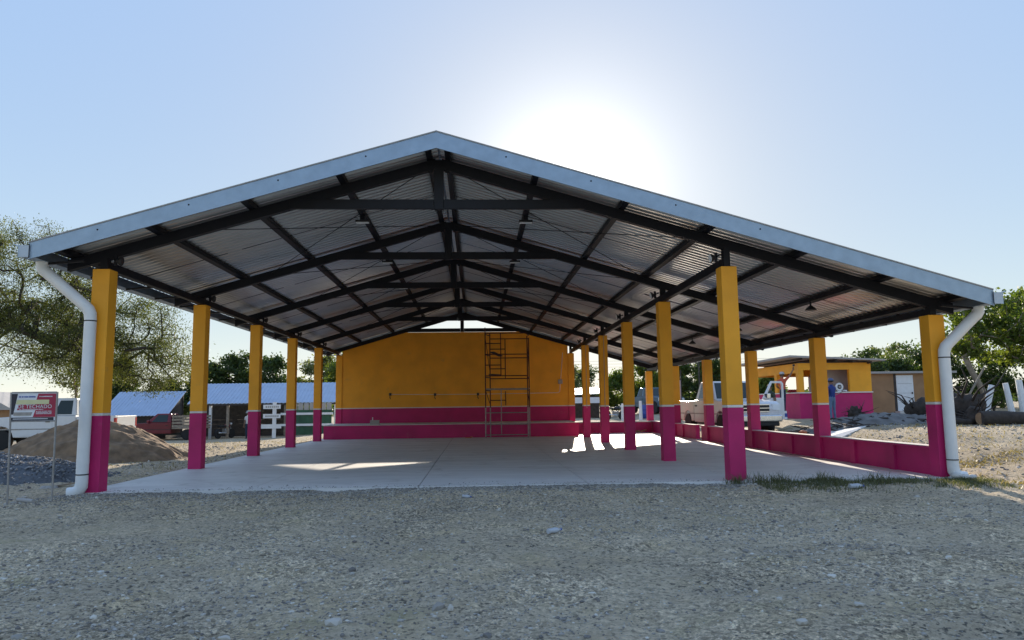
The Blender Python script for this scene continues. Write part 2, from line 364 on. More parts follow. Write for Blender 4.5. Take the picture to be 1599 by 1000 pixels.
def vnoise(x, y, seed=0):
    xi = np.floor(x).astype(np.int64); yi = np.floor(y).astype(np.int64); xf = x-xi; yf = y-yi
    def h(a, b):
        n = (a*374761393 + b*668265263 + seed*974634777) & 0xffffffff
        n = ((n ^ (n >> 13)) * 1274126177) & 0xffffffff
        return ((n ^ (n >> 16)) & 0xffff) / 65535.0
    u = xf*xf*(3-2*xf); v = yf*yf*(3-2*yf)
    return (h(xi,yi)*(1-u)+h(xi+1,yi)*u)*(1-v) + (h(xi,yi+1)*(1-u)+h(xi+1,yi+1)*u)*v
def fbm(x, y, o=4, seed=0):
    s_ = 0; a = 1.0; t = 0
    for i in range(o): s_ = s_ + a*(vnoise(x*2**i+17.3*i, y*2**i-9.1*i, seed+i)-0.5); t += a; a *= 0.5
    return s_/t

# ------------------------------------------------------------------ ground
def terrain(x, y):
    x = np.asarray(x, float); y = np.asarray(y, float)
    z = -0.012 - 0.058*np.maximum(S((-y-.25)/1.6), np.maximum(S((-x-6.86)/.6), S((x-8.93)/.6))) - 0.07*S((-y-0.5)/4.0)
    z = z + 0.62*S((x-9.2)/4.6)*S((y+5)/14) + 0.30*S((y-10)/22)*S((x-9)/9)
    z = z + 0.36*S((y-25)/10)*S((x-2)/6)*(1-S((x-9.2)/4.6))
    z = z - 0.38*S((y-16)/16)*S((-x-7)/7)
    z = z - 0.04*S((-x-6.9)/1.5)*S((y+3)/4)
    return z
def gz(x, y): return float(terrain(x, y))
SX0, SX1, SY0, SY1 = -6.86, 8.93, -0.02, 23.1     # the pavilion floor
def axis(segs):
    out = []
    for a, b, d in segs: out.append(np.linspace(a, b, max(2, int(round((b-a)/d))), endpoint=False))
    return np.concatenate(out + [np.array([segs[-1][1]])])
gx = axis([(-900,-200,140),(-200,-40,16),(-40,-12,1.0),(-12,12,0.065),(12,40,0.6),(40,200,16),(200,900,140)])
gy = axis([(-60,-11,5),(-11,-8.7,0.3),(-8.7,0.3,0.055),(0.3,24,0.35),(24,60,1.0),(60,200,14),(200,1800,200)])
GX, GY = np.meshgrid(gx, gy)
GZ = terrain(GX, GY)
near = (1-S((np.abs(GX)-13)/4))*(1-S((GY-6)/6))*S((GY+12)/2)
GZ = GZ + near*(0.11*fbm(GX*0.9, GY*0.9, 3, 5) + 0.085*fbm(GX*3.6, GY*3.6, 4, 9) + 0.030*np.clip(fbm(GX*9, GY*9, 2, 33), -.1, 1))
# two faint wheel ruts crossing the foreground on the right
for off in (0.0, 1.5):
    d = (GY + 6.2 + off - 0.18*GX - 0.25*np.sin(GX*0.5))
    GZ = GZ - near*0.035*np.exp(-(d/0.22)**2)*S((GX-1)/3)
far = 1-near
GZ = GZ + far*0.10*fbm(GX*0.6, GY*0.6, 3, 21)*(np.abs(GX) < 60)*(GY < 70)
inside = (GX > SX0-0.05) & (GX < SX1+0.1) & (GY > SY0-0.02) & (GY < SY1+0.3)
GZ = np.where(inside, np.minimum(GZ, -0.09), GZ)
edge = (GX > SX0-0.6) & (GX < SX1+0.5) & (GY > SY0-0.7) & (~inside) & (GY < SY1)
GZ = np.where(edge, np.minimum(GZ, -0.012), GZ)
def grid_mesh(name, X, Y, Z, m):
    ny, nx = X.shape; me = bpy.data.meshes.new(name)
    v = np.stack([X, Y, Z], -1).reshape(-1, 3).astype(np.float32)
    i = (np.arange(ny-1)[:, None]*nx + np.arange(nx-1)[None, :]).reshape(-1)
    q = np.stack([i, i+1, i+nx+1, i+nx], -1).astype(np.int32)
    return np_mesh(name, v, q, m)
def np_mesh(name, v, q, m, tone=None, smooth=True, attr='tone', mi=None):
    me = bpy.data.meshes.new(name); nf, k = q.shape
    me.vertices.add(len(v)); me.vertices.foreach_set('co', np.asarray(v, np.float32).ravel())
    me.loops.add(nf*k); me.loops.foreach_set('vertex_index', q.astype(np.int32).ravel())
    me.polygons.add(nf); me.polygons.foreach_set('loop_start', np.arange(0, nf*k, k, dtype=np.int32))
    me.polygons.foreach_set('loop_total', np.full(nf, k, np.int32))
    me.polygons.foreach_set('use_smooth', np.full(nf, smooth))
    for mm in (m if isinstance(m, (list, tuple)) else [m]): me.materials.append(mm)
    if mi is not None: me.polygons.foreach_set('material_index', mi.astype(np.int32))
    if tone is not None:
        a = me.attributes.new(attr, 'FLOAT', 'FACE' if len(tone) == nf else 'POINT'); a.data.foreach_set('value', np.asarray(tone, np.float32))
    me.update(calc_edges=True); return me
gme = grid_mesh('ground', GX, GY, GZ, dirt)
dry = np.maximum(S((GX-8.8)/1.6)*S((GY+4.5)/5), S((GY-6)/6)*S((-GX-6.8)/3))
dry = np.maximum(dry, S((GY-23)/3)) * np.clip(0.75 + 1.2*fbm(GX*0.7, GY*0.7, 3, 41), 0, 1)
a_ = gme.attributes.new('dry', 'FLOAT', 'POINT'); a_.data.foreach_set('value', dry.ravel().astype(np.float32))
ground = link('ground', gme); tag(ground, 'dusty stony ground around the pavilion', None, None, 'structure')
def ground_z(x, y):
    ix = np.clip(np.searchsorted(gx, x)-1, 0, len(gx)-2); iy = np.clip(np.searchsorted(gy, y)-1, 0, len(gy)-2)
    fx = (x-gx[ix])/(gx[ix+1]-gx[ix]); fy = (y-gy[iy])/(gy[iy+1]-gy[iy])
    return (GZ[iy,ix]*(1-fx)+GZ[iy,ix+1]*fx)*(1-fy)+(GZ[iy+1,ix]*(1-fx)+GZ[iy+1,ix+1]*fx)*fy

# concrete floor, cast in panels with open joints
floor_root = bpy.data.objects.new('pavilion_floor', None); COL.objects.link(floor_root)
tag(floor_root, 'pale concrete floor slab of the pavilion', None, None, 'structure')
jx = [SX0, -3.9, -0.92, 2.1, 4.98, SX1]; jy = [SY0, 3.9, 7.6, 11.7, 15.7, 19.6, SY1]
for i in range(5):
    for j in range(6):
        dz = 0.0012*((i*7+j*3) % 3)
        MB().box(jx[i]+0.010, jx[i+1]-0.010, jy[j]+0.009, jy[j+1]-0.009, -0.13, dz-0.001).build('slab_panel', slabm, floor_root)
MB().box(SX0+.02, SX1-.02, SY0+.02, SY1-.02, -0.14, -0.02).build('joint_bed', ash, floor_root)

# ------------------------------------------------------------------ pavilion
XC, SL = -0.56, 0.29
ROW = [0.0, 4.70, 9.2, 13.6, 18.05, 22.9]
CL, CR, CO, CW = -6.717, 4.683, 8.589, 0.30
TL, TR, TO = 3.92, 3.93, 2.99
def zr(x): return 5.83 - SL*abs(x-XC)        # underside of a rafter
RD, PD = 0.20, 0.10                          # rafter and purlin depth
YF, YB = -0.75, 23.3                         # roof front and back edges
XL, XR = -7.36, 9.30                         # eaves
def zs(x): return zr(x) + (RD+PD)*1.04 + 0.012   # roof sheet underside
pav = thing('pavilion', 'large open pavilion with yellow and magenta columns under a pitched metal roof', 'pavilion', (0, 0, 0))

STR = 1.34
def column(x, y, top):
    m = MB(); e = random.uniform(-.008, .008)
    m.box(x, x+CW, y, y+CW, STR+0.024+e, top, 0)
    m.box(x+.001, x+CW-.001, y+.001, y+CW-.001, STR-0.024+e, STR+0.024+e, 1)
    m.box(x, x+CW, y, y+CW, -0.02, STR-0.024+e, 2)
    return m.build('column', [yellow, stripe_m, magenta], pav, bevel=0.008)
for i, y in enumerate(ROW):
    column(CL, y, TL); column(CR, y, TR); column(CO, y, TO)

def rafter(y, x0, x1):
    w = 0.12
    m = MB(); c = math.sqrt(1+SL*SL)
    # open box: two channels back to back, with a groove
    for s_ in (-1, 1):
        ya, yb = (y-w/2, y-0.004) if s_ < 0 else (y+0.004, y+w/2)
        m.prism([(x0, zr(x0)), (x1, zr(x1)), (x1, zr(x1)+RD), (x0, zr(x0)+RD)], ya, yb, 'y')
    return m.build('rafter', steel, pav)
for y in ROW:
    yc = y+CW/2
    rafter(yc, XC+0.06, XR-0.15); rafter(yc, XC-0.06, XL+0.15)
    m = MB(); m.box(XC-.09, XC+.09, yc-.055, yc+.055, 5.045, zr(XC)+.16); m.box(XC-.20, XC-.12, yc-.05, yc-.03, 5.74, 5.80); m.box(XC+.12, XC+.20, yc-.05, yc-.03, 5.74, 5.80)
    m.build('king_post', steel, pav, bevel=.004)
    MB().box(-3.30, XC-.093, yc-.075, yc-.005, 5.045, 5.225).build('tie_beam', steel, pav, bevel=.006)
    MB().box(XC+.093, 2.18, yc-.075, yc-.005, 5.045, 5.225).build('tie_beam', steel, pav, bevel=.006)
    for x, t in ((CL, TL), (CR, TR), (CO, TO)):
        xm = x+CW/2
        MB().box(xm-.06, xm+.06, yc-.07, yc+.07, t, zr(xm)+.06).box(xm-.11, xm+.11, yc-.11, yc+.11, t, t+.012).build('post_stub', steel, pav)
# longitudinal beams on the column heads
for x, t in ((CL, TL), (CR, TR), (CO, TO)):
    for k in range(5):
        y0, y1 = ROW[k]+CW/2+.075, ROW[k+1]+CW/2-.075
        h = min(.17, zr(x+CW/2)-t-.02)
        MB().box(x+CW/2-.06, x+CW/2+.06, y0, y1, t+.014, t+.014+h).build('beam', steel, pav, bevel=.006)
PUR = [XC-6.55, XC-5.05, XC-3.42, XC-1.76, XC-.17, XC+.17, XC+1.78, XC+3.43, XC+5.0, XC+6.68, XC+8.28, XC+9.62]
for x in PUR:
    z0 = zr(x)+RD*1.04
    s_ = SL if x < XC else -SL
    poly = [(x-.05, z0-.05*s_), (x+.05, z0+.05*s_), (x+.05, z0+.05*s_+PD), (x-.05, z0-.05*s_+PD)]
    MB().prism(poly, YF+.03, YB-.03, 'y').build('purlin', steel, pav)
# roof sheets, ribs down the slope
NS = 24; SW = (YB-YF)/NS
def sheet_mesh(side):
    n = 5; p = SW/n; prof = []
    for k in range(n):
        y = k*p; prof += [(y, 0), (y+p*.30, 0), (y+p*.48, .060), (y+p*.82, .060)]
    prof.append((SW, 0)); ln = (XR-XC) if side > 0 else (XC-XL)
    vs_ = []; n_ = len(prof)
    for t in (0.0, 1.0):
        for dz in (0.0, 0.004):
            for (y, z) in prof: vs_.append((side*ln*t + side*0.02*(1-t), y, -SL*ln*t + z + dz))
    fs = []
    for k in range(n_-1):
        fs.append((k, k+1, 2*n_+k+1, 2*n_+k)); fs.append((n_+k, 3*n_+k, 3*n_+k+1, n_+k+1))
        fs.append((k, n_+k, n_+k+1, k+1)); fs.append((2*n_+k, 2*n_+k+1, 3*n_+k+1, 3*n_+k))
    m = MB(); m.add(vs_, fs); return m.mesh('roof_sheet', roofm)
for side in (1, -1):
    sm = sheet_mesh(side)
    for k in range(NS): link('roof_sheet', sm, pav, loc=(XC, YF+k*SW, zs(XC)+.002*(k % 2)))
# ridge cap
zc = zs(XC)+.045
MB().prism([(XC-.32, zc-.32*SL), (XC, zc), (XC+.32, zc-.32*SL), (XC+.32, zc-.32*SL+.006), (XC, zc+.03), (XC-.32, zc-.32*SL+.006)], YF-.03, YB+.03, 'y').build('ridge_cap', galv, pav)
# barge boards (front and back)
for y0, y1 in ((YF-.03, YF-.008), (YB+.008, YB+.03)):
    for x1 in (XL-.02, XR+.02):
        z1, zt = zs(x1), zs(XC)
        MB().prism([(XC, zt+.045), (x1, z1+.045), (x1, z1-.235), (XC, zt-.245)], y0, y1, 'y').build('barge_board', galv, pav)
    for x1 in (XL-.02, XR+.02):
        z1, zt = zs(x1)+.0465, zs(XC)+.0465
        MB().prism([(XC, zt+.022), (x1, z1+.022), (x1, z1), (XC, zt)], y0-.012 if y0 < 0 else y0, y1 if y0 < 0 else y1+.012, 'y').build('edge_shade_strip', greytube, pav)  # added grey strip, its colour stands in for shade along the sheet edge
    for sd in (-1, 1):
        for t in (0.18, 0.4, 0.62, 0.84):
            x = XC + sd*t*6.8; z = zs(x)-.05
            if y0 < 0:
                M = Matrix.Translation((x, YF-.031, z)) @ Matrix.Rotation(math.radians(90), 4, 'X')
                MB().lathe([(0.0, .0), (.016, 0), (.012, .008)], 8, M=M).build('screw', steel, pav)
# box gutters and their brackets
for sd, xe in ((-1, XL), (1, XR)):
    z = zs(xe)
    xa, xb = (xe-.19, xe+.03) if sd < 0 else (xe-.03, xe+.19)
    t = .006
    m = MB()
    m.box(xa, xb, YF-.025, YB, z-.19, z-.19+t)
    m.box(xa, xa+t, YF-.025, YB, z-.184, z-.006); m.box(xb-t, xb, YF-.025, YB, z-.184, z-.006)
    pe = MB().box(min(xe, xe+sd*.165), max(xe, xe+sd*.165), YF-.048, YF-.034, z-.205, z-.005).build('gutter_end', galv_l, pav)
    MB().box(xe-.006, xe+.006, YF-.052, YF-.0485, z-.225, z+.02).build('seam', steel, pe)
    m.box(xa, xb, YF-.033, YF-.026, z-.21, z-.0)
    m.build('gutter', galv, pav)
    for k in range(18):
        y = YF+.5+k*1.42
        xo = xe + sd*.27; xi = xe - sd*.62
        MB().bar((xi, y, zr(xi)-.02), (xe - sd*.02, y, z-.215), .05, .035).build('gutter_bracket', steel, pav)
    MB().bar((xa if sd < 0 else xb, YF+.1, z-.02), ((xa if sd < 0 else xb)+sd*.14, YF+.1, z+.04), .05, .02).build('gutter_strap', galv, pav)
# downpipes
def bend(pts, r, n=14):
    return pts
def downpipe(x, sd, xt, zg, ze):
    r = .098; yv = -.112
    pts = [(xt, -.26, zg+.02), (xt, -.26, zg-.10), (xt-sd*.03, -.25, zg-.15), (xt-sd*.08, -.24, zg-.19), (x+sd*.10, -.13, ze+.12), (x+sd*.045, -.118, ze+.06), (x+sd*.01, yv, ze-.02), (x, yv, ze-.12),
           (x, yv, .20), (x+sd*.006, yv, .12), (x+sd*.04, -.12, .055), (x+sd*.10, -.13, .02), (x+sd*.20, -.15, .005)]
    rr = [r, r, r, r, r, r*1.04, r*1.04, r, r, r*1.05, r*1.05, r*1.05, r*1.05]
    o = MB().tube(pts, rr, 22).build('downpipe', pvc, pav, smooth=True)
    for z in (ze-.15, .32):
        MB().tube([(x, yv, z-.010), (x, yv, z+.010)], r*1.035, 22).build('pipe_strap', black, o)
    MB().tube([(x, yv, .50), (x, yv, .58)], r*1.03, 22).build('pipe_collar', pvc, o, smooth=True)
    MB().tube([(xt, -.26, zg-.03), (xt, -.26, zg+.0)], r*1.06, 22).build('pipe_collar', pvc, o, smooth=True)
    return o
downpipe(-6.65, -1, -7.44, zs(XL)-.19, 3.12)
dpr = downpipe(8.76, 1, 9.38, zs(XR)-.19, 2.33)
for xx, yy, zz, rr in ((8.72, -.25, .05, .09), (8.86, -.28, .03, .08), (9.02, -.24, .02, .07), (8.64, -.22, .0, .06)):
    M = Matrix.Translation((xx, yy, zz)) @ Matrix.Diagonal((1.2, 1, .8, 1))
    MB().lathe([(0, -rr), (rr*.7, -rr*.6), (rr, 0), (rr*.65, rr*.6), (0, rr*.8)], 9, M=M).build('mortar_lump', cement, dpr, smooth='all')
# bracing rods in the roof plane
def rod(p, q, r=.009): MB().tube([p, q], r, 5).build('brace_rod', steel, pav)
for k in range(5):
    y0, y1 = ROW[k]+CW/2, ROW[k+1]+CW/2; ym = (y0+y1)/2
    for xa, xb in ((XC-.2, -4.9), (XC+.2, 4.4)):
        za, zb = zr(xa)+.12, zr(xb)+.12
        rod((xa, y0+.1, za), (xb, y1-.1, zb)); rod((xa, y1-.1, za), (xb, y0+.1, zb))
        rod((xa, ym, zr(xa)+.24), (xb, ym, zr(xb)+.24), .007)
    rod((4.9, ym, zr(4.9)+.24), (XR-.3, ym, zr(XR-.3)+.24), .007); rod((-5.2, ym, zr(-5.2)+.24), (XL+.2, ym, zr(XL+.2)+.24), .007)
# end wall
yw0, yw1 = ROW[5]+.05, ROW[5]+.20
zt = 5.03; dxw = (5.83-zt)/SL
m = MB()
x0, x1 = CL+CW, CR
m.prism([(x0, STR+.02), (x1, STR+.02), (x1, zr(x1)-.004), (XC+dxw, zt), (XC-dxw, zt), (x0, zr(x0)-.004)], yw0, yw1, 'y', 0)
m.box(x0, x1, yw0+.001, yw1-.001, STR-.02, STR+.02, 1)
m.box(x0, x1, yw0, yw1, -.02, STR-.02, 2)
ew = m.build('end_wall', [yellow, stripe_m, magenta], pav)
MB().prism([(x0, -.02), (x1, -.02), (x1, zr(x1)-.02), (XC+dxw, zt-.02), (XC-dxw, zt-.02), (x0, zr(x0)-.02)], yw1+.002, yw1+.02, 'y').build('rear_render', greypl, ew)
yb = yw0-.015
c = MB().tube([(-4.06,yb,1.995), (-1.88,yb,1.965), (.22,yb,1.955), (2.6,yb,1.97), (4.15,yb,1.985), (4.24,yb,2.03), (4.27,yb,2.42)], .012, 6)
c.tube([(4.30,yb,2.62), (4.42,yb,3.96)], .012, 6); c.build('conduit', pvc, ew)
MB().box(4.17, 4.38, yw0-.10, yw0-.002, 2.42, 2.63).build('switch_box', greypl, ew, bevel=.01)
for x, z in ((-4.08, 1.93), (-1.90, 1.90), (.20, 1.89)):
    b = MB().box(x-.055, x+.055, yw0-.07, yw0-.002, z, z+.13).build('socket_box', plastic, ew)
    MB().tube([(x, yw0-.05, z+.03), (x-.02, yw0-.10, z-.08), (x+.03, yw0-.11, z-.16), (x+.01, yw0-.1, z-.10)], .016, 6).build('loose_cable', black, b)
# conduits on two of the inner columns
for i in (3, 4):
    MB().tube([(CR+.16, ROW[i]-.012, TR), (CR+.15, ROW[i]-.012, 1.25)], .010, 6).build('conduit', greypl, pav)

# stage in front of the end wall
st = thing('stage', 'low magenta stage running the full width below the orange end wall', 'stage', (0, 0, 0))
MB().box(-6.60, 4.68, 19.62, ROW[5]+.04, 0.0, .585).build('stage_front', magenta, st)
MB().box(-6.63, 4.70, 19.59, ROW[5]+.045, .586, .612).build('stage_top', cement, st)

# low walls round the outer aisle
def lowwall(name, label, x0, x1, y0, y1, h, pil=()):
    t = thing(name, label, 'low wall', (0, 0, 0))
    MB().box(x0, x1, y0, y1, -.05, h-.05).build('wall_face', magenta, t)
    MB().box(x0-.065, x1+.035, y0-.0, y1+.0, h-.05, h).build('wall_cap', [cement], t, bevel=.006)
    MB().box(x0-.067, x1+.037, y0-.002, y1+.002, h-.052, h-.012).build('cap_edge', magenta, t)
    for y in pil: MB().box(x0-.055, x0+.01, y-.10, y+.10, -.02, h-.055).build('pilaster', magenta, t)
    return t
lowwall('low_wall', 'long magenta low wall with pilasters beside the nearest white downpipe', CO+.08, CO+.24, .302, 14.55, .55, (1.62, 3.2, 4.95, 6.5, 8.1, 10.2, 12.0))
lowwall('low_wall', 'short magenta low wall beyond the gap, beside the parked white pickup', CO+.08, CO+.24, 15.25, 22.88, .55, (17, 20))
t = thing('low_wall', 'magenta low wall crossing the back of the outer aisle next to the stage', 'low wall', (0, 0, 0))
MB().box(CR+CW+.002, CO+.05, 22.3, 22.46, -.05, .50).build('wall_face', magenta, t)
MB().box(CR+CW+.002, CO+.05, 22.26, 22.50, .50, .55).build('wall_cap', cement, t, bevel=.006)
for k, lab in enumerate(('flat wood offcut lying nearest the stage in the back aisle corner', 'slightly tilted wood offcut in the middle of the back aisle corner', 'most tilted wood offcut leaning in the back aisle corner by the low wall')):
    x = 7.4+.32*k; y = 21.7+.1*(k % 2)
    tag(MB().tube([(x-.25, y, .03), (x+.2, y+.12, .06+.04*k)], .035, 6).build('wood_offcut', cutwood), lab, 'offcut', 'wood offcuts in the corner')

# lamps under the roof
def tube_lamp(x, y, label):
    z = zr(x)+RD*1.04
    t = thing('ceiling_lamp', label, 'lamp', (x, y, z), 0, 'small lamps under the inner purlins')
    MB().box(-.05, .05, -.05, .05, -.10, 0).build('bracket', steel, t)
    MB().box(-.15, .15, -.06, .06, -.15, -.10).build('housing', plastic, t, bevel=.01)
    MB().box(-.135, .135, -.05, .05, -.165, -.151).build('lens', white_p, t)
ordw = ['front', 'second', 'third', 'fourth', 'rearmost']
for k in range(5):
    ym = ROW[k] + (2.4 if k == 0 else 2.2)
    tube_lamp(PUR[3], ym, f'small white lamp left of the ridge in the {ordw[k]} roof bay')
    tube_lamp(PUR[6], ym, f'small white lamp right of the ridge in the {ordw[k]} roof bay')
def spot(x, y, z, label, sx):
    t = thing('floodlight', label, 'floodlight', (x, y, z), 0, 'floodlights by the inner column heads')
    MB().bar((0, 0, 0), (sx*.10, 0, -.04), .03, .03).bar((sx*.1, 0, .04), (sx*.1, 0, -.14), .03, .05).build('bracket', steel, t)
    M = Matrix.Translation((sx*.16, 0, -.06)) @ Matrix.Rotation(math.radians(sx*100), 4, 'Y')
    MB().lathe([(.03, -.04), (.075, .02), (.085, .05)], 12, M=M).build('housing', plastic, t)
    M2 = Matrix.Translation((sx*.16, 0, -.06)) @ Matrix.Rotation(math.radians(sx*100), 4, 'Y')
    MB().lathe([(.078, .051), (.07, .058)], 12, M=M2).build('lens', white_p if sx < 0 else plastic, t)
for k in range(5):
    spot(CR+CW/2-.12, ROW[k]+.05, TR+.33-.1, f'black floodlight with white lens at the head of the {ordw[k]} right inner column', -1)
    spot(CL+CW/2+.12, ROW[k]+.05, TL+.26-.05, f'black floodlight bracket at the head of the {ordw[k]} left column', 1)
for k in range(4):
    x = PUR[10]-.1; y = (ROW[k]+ROW[k+1])/2+.35; z = zr(x)+.18
    t = thing('dome_lamp', f'black dish lamp hanging under the outer aisle roof, {ordw[k]} bay', 'lamp', (x, y, z), 0, 'dish lamps under the outer aisle roof')
    MB().tube([(0, 0, 0), (0, 0, -.16)], .02, 6).build('stem', steel, t)
    MB().lathe([(.03, -.10), (.09, -.15), (.13, -.20), (.12, -.205), (.05, -.19)], 14).build('shade', plastic, t, smooth=True)

# ------------------------------------------------------------------ scaffold and things on the floor
sc_ = thing('scaffold', 'tall narrow rust red scaffold tower standing against the orange end wall', 'scaffold', (0, 0, 0))
ya, yb2 = 18.75, 19.45
xa, xb, xm1, xm2 = .52, 2.36, 1.20, 1.42
H = 4.80
def stick(name, p, q, r=.022, m=rust): MB().tube([p, q], r, 8).build(name, m, sc_)
for (x, y, h) in ((xa, ya, 4.80), (xa+.22, yb2, 4.62), (xb, ya, 4.42), (xb+.12, yb2, 4.40)):
    stick('upright', (x, y, 0.005 if y == ya else .615 if y > 19.6 else .005), (x, y, 1.30), .026, greytube); stick('upright', (x, y, 1.30), (x, y, h), .026)
for z in (4.55, 3.62, 2.68): stick('ledger', (xa, ya, z), (xb, ya, z))
for z in (4.36, 3.50, 2.58): stick('ledger', (xa+.22, yb2, z), (xb+.12, yb2, z))
for z in (2.08, 1.08, .58, .13): stick('ledger', (xa, ya, z), (xb, ya, z), .022, greytube)
for z in (4.10, 3.15): stick('rung', (xa, ya, z), (xm1, ya, z))
for z in (3.90, 3.02, 1.62): stick('rung', (xa+.22, yb2, z), (xm2, yb2, z))
stick('inner_upright', (xm1, ya, 2.68), (xm1, ya, 4.55)); stick('inner_upright', (xm2, yb2, 2.58), (xm2, yb2, 4.36))
stick('inner_upright', (xm1, ya, .13), (xm1, ya, 2.08), .018, greytube); stick('inner_upright', (xm2, yb2, 1.40), (xm2, yb2, 2.02))
for (x0_, x1_) in ((xa, xa+.22), (xb, xb+.12)):
    for z0_, z1_ in ((2.85, 4.40), (1.42, 2.06)): stick('cross_brace', (x0_, ya, z1_), (x1_, yb2, z0_), .014)
    for z in (4.5, 3.6, 2.62, 2.04): stick('transom', (x0_, ya, z), (x1_, yb2, z))
MB().box(xa+.02, xb+.1, ya-.02, ya+.22, 2.10, 2.14).build('plank', wood, sc_)
MB().bar((xa+.3, ya+.05, 3.72), (xm1+.02, yb2-.1, 3.58), .2, .04).build('plank', darkwood, sc_)
MB().bar((xa+.22, ya+.1, 2.74), (xa+.62, ya+.3, 2.72), .3, .05).build('plank', darkwood, sc_)

b = thing('concrete_block', 'single grey concrete block sitting on the left of the stage', 'block', (-4.41, 19.95, .613))
mb = MB(); mb.box(-.2, .2, -.075, .075, 0, .02).box(-.2, .2, -.075, -.045, .02, .2).box(-.2, .2, .045, .075, .02, .2)
for x in (-.2, -.015, .17): mb.box(x, x+.03, -.045, .045, .02, .2)
mb.build('block_body', greypl, b)
MB().tube([(-.1, 0, .2), (-.1, 0, .33)], .02, 8).build('bottle_neck', white_p, b)
tag(MB().box(-.28, 0, -.03, .03, 0, .03).box(-.05, .05, -.06, .05, .03, .06).build('paint_tray', orange_b, loc=(-.1, 19.2, .002)), 'small orange paint tray on the floor below the stage', 'paint tray')

# ------------------------------------------------------------------ sign on two posts
sg = thing('sign_board', 'small printed project sign in crimson and white on two metal posts', 'sign', (-7.04, -.95, gz(-7, -1)))
zb = -gz(-7, -1)
X0, X1, Z0, Z1 = -.35, .35, 1.262+zb, 1.70+zb
for x, xo in ((X0-.012, .05), (X1+.012, .01)):
    MB().tube([(x+xo, 0, -.08), (x, 0, Z1+.015)], .016, 8).build('post', greytube, sg)
MB().tube([(X0, 0, Z1+.012), (X1, 0, Z1+.012)], .012, 8).tube([(X0, 0, Z0-.012), (X1, 0, Z0-.012)], .012, 8).build('rail', greytube, sg)
MB().box(X0, X1, -.006, .006, Z0, Z1).build('panel', signwhite, sg)
def U(u, v): return (X0+u*(X1-X0), Z1-v*(Z1-Z0))
def pr_(poly, mm, y, name='print'): MB().prism([U(*q) for q in poly], y, y+.0015, 'y').build(name, mm, sg)
pr_([(0,.02),(.14,.02),(.06,.78),(0,.78)], navy, -.0085)
pr_([(.60,.02),(1,.02),(1,.88),(.50,.88),(.555,.62),(.14,.62),(.17,.42),(.53,.42)], crimson, -.0085)
pr_([(0,.89),(.97,.89),(.97,1),(0,1)], navy, -.0085)
pr_([(.06,.93),(.84,.93),(.84,.955),(.06,.955)], signwhite, -.0105)
pr_([(.13,.245),(.85,.245),(.85,.405),(.11,.405)], tape, -.0105)
pr_([(.07,.70),(.49,.70),(.46,.82),(.07,.82)], greytube, -.0105)
def letters(txt, u, v, size, mm, squeeze=1.0):
    cu = bpy.data.curves.new('lettering', 'FONT'); cu.body = txt; cu.size = size; cu.extrude = .0006; cu.space_character = squeeze
    o = bpy.data.objects.new('lettering', cu); COL.objects.link(o); o.parent = sg; cu.materials.append(mm)
    dg = bpy.context.evaluated_depsgraph_get(); dg.update(); me = bpy.data.meshes.new_from_object(o.evaluated_get(dg)); bpy.data.objects.remove(o)
    p = U(u, v); return link('lettering', me, sg, loc=(p[0], -.0125, p[1]), rot=(math.radians(90), 0, 0))
letters('DE TECHADO', .15, .555, .082, signwhite, 1.06)
def scribble(u0, u1, v, h, mm):
    m = MB(); u = u0
    while u < u1:
        w = random.uniform(.010, .022)
        a, b_ = U(u, v), U(min(u+w, u1), v+h); m.box(a[0], b_[0], -.0118, -.0108, b_[1], a[1]); u += w+.006
        if random.random() < .15: u += .012
    m.build('fine_print', mm, sg)
scribble(.17, .54, .11, .05, bluebucket); scribble(.63, .92, .11, .035, signwhite)
scribble(.19, .74, .585, .025, signwhite)
for v in (.655, .70, .745): scribble(.57, .92, v, .026, signwhite)

# ------------------------------------------------------------------ foliage
def tube_tree(nodes, parent, radii, nseg=5):
    """one joined limb mesh: nodes (n,3), parent index"""
    m = MB()
    kids = {}
    for i, p in enumerate(parent):
        if p >= 0: kids.setdefault(p, []).append(i)
    stack = [(0, None)]
    used = set()
    def chain(start, prev):
        pts = [] if prev is None else [prev]
        i = start
        while True:
            pts.append(i)
            ks = kids.get(i, [])
            if not ks: break
            ks = sorted(ks, key=lambda k: -radii[k])
            for k in ks[1:]: stack.append((k, i))
            i = ks[0]
        return pts
    while stack:
        st_, pv = stack.pop()
        pts = chain(st_, pv)
        if len(pts) > 1:
            rr = [radii[j] for j in pts]
            if pv is not None: rr[0] = min(rr[0], rr[1]*1.25)
            m.tube([nodes[j] for j in pts], rr, nseg if rr[0] < .09 else 8, cap=False)
    return m
def skeleton(base, trunk, tips, step=.5, droop=.0, r_tip=.012, expo=.42):
    nodes = [np.array(p, float) for p in trunk]; parent = [-1] + list(range(len(trunk)-1))
    top = nodes[-1]
    order = np.argsort([np.linalg.norm(t-top) for t in tips])
    ends = []
    for k in order:
        t = tips[k]; A = np.array(nodes); d = np.linalg.norm(A-t, axis=1); d[:max(1, len(trunk)-2)] += 3
        j = int(np.argmin(d)); a = nodes[j]; L_ = d[j]; n = max(1, int(L_/step)); pv = j
        for q in range(1, n+1):
            u = q/n; p = a*(1-u)+t*u + rng.normal(0, .05*step, 3)*(q < n); p[2] += droop*L_*u*(1-u)
            nodes.append(p); parent.append(pv); pv = len(nodes)-1
        ends.append(pv)
    cnt = np.zeros(len(nodes))
    for e in ends:
        i = e
        while i >= 0: cnt[i] += 1; i = parent[i]
    rad = r_tip*np.maximum(cnt, 1)**expo
    return np.array(nodes), parent, rad, ends
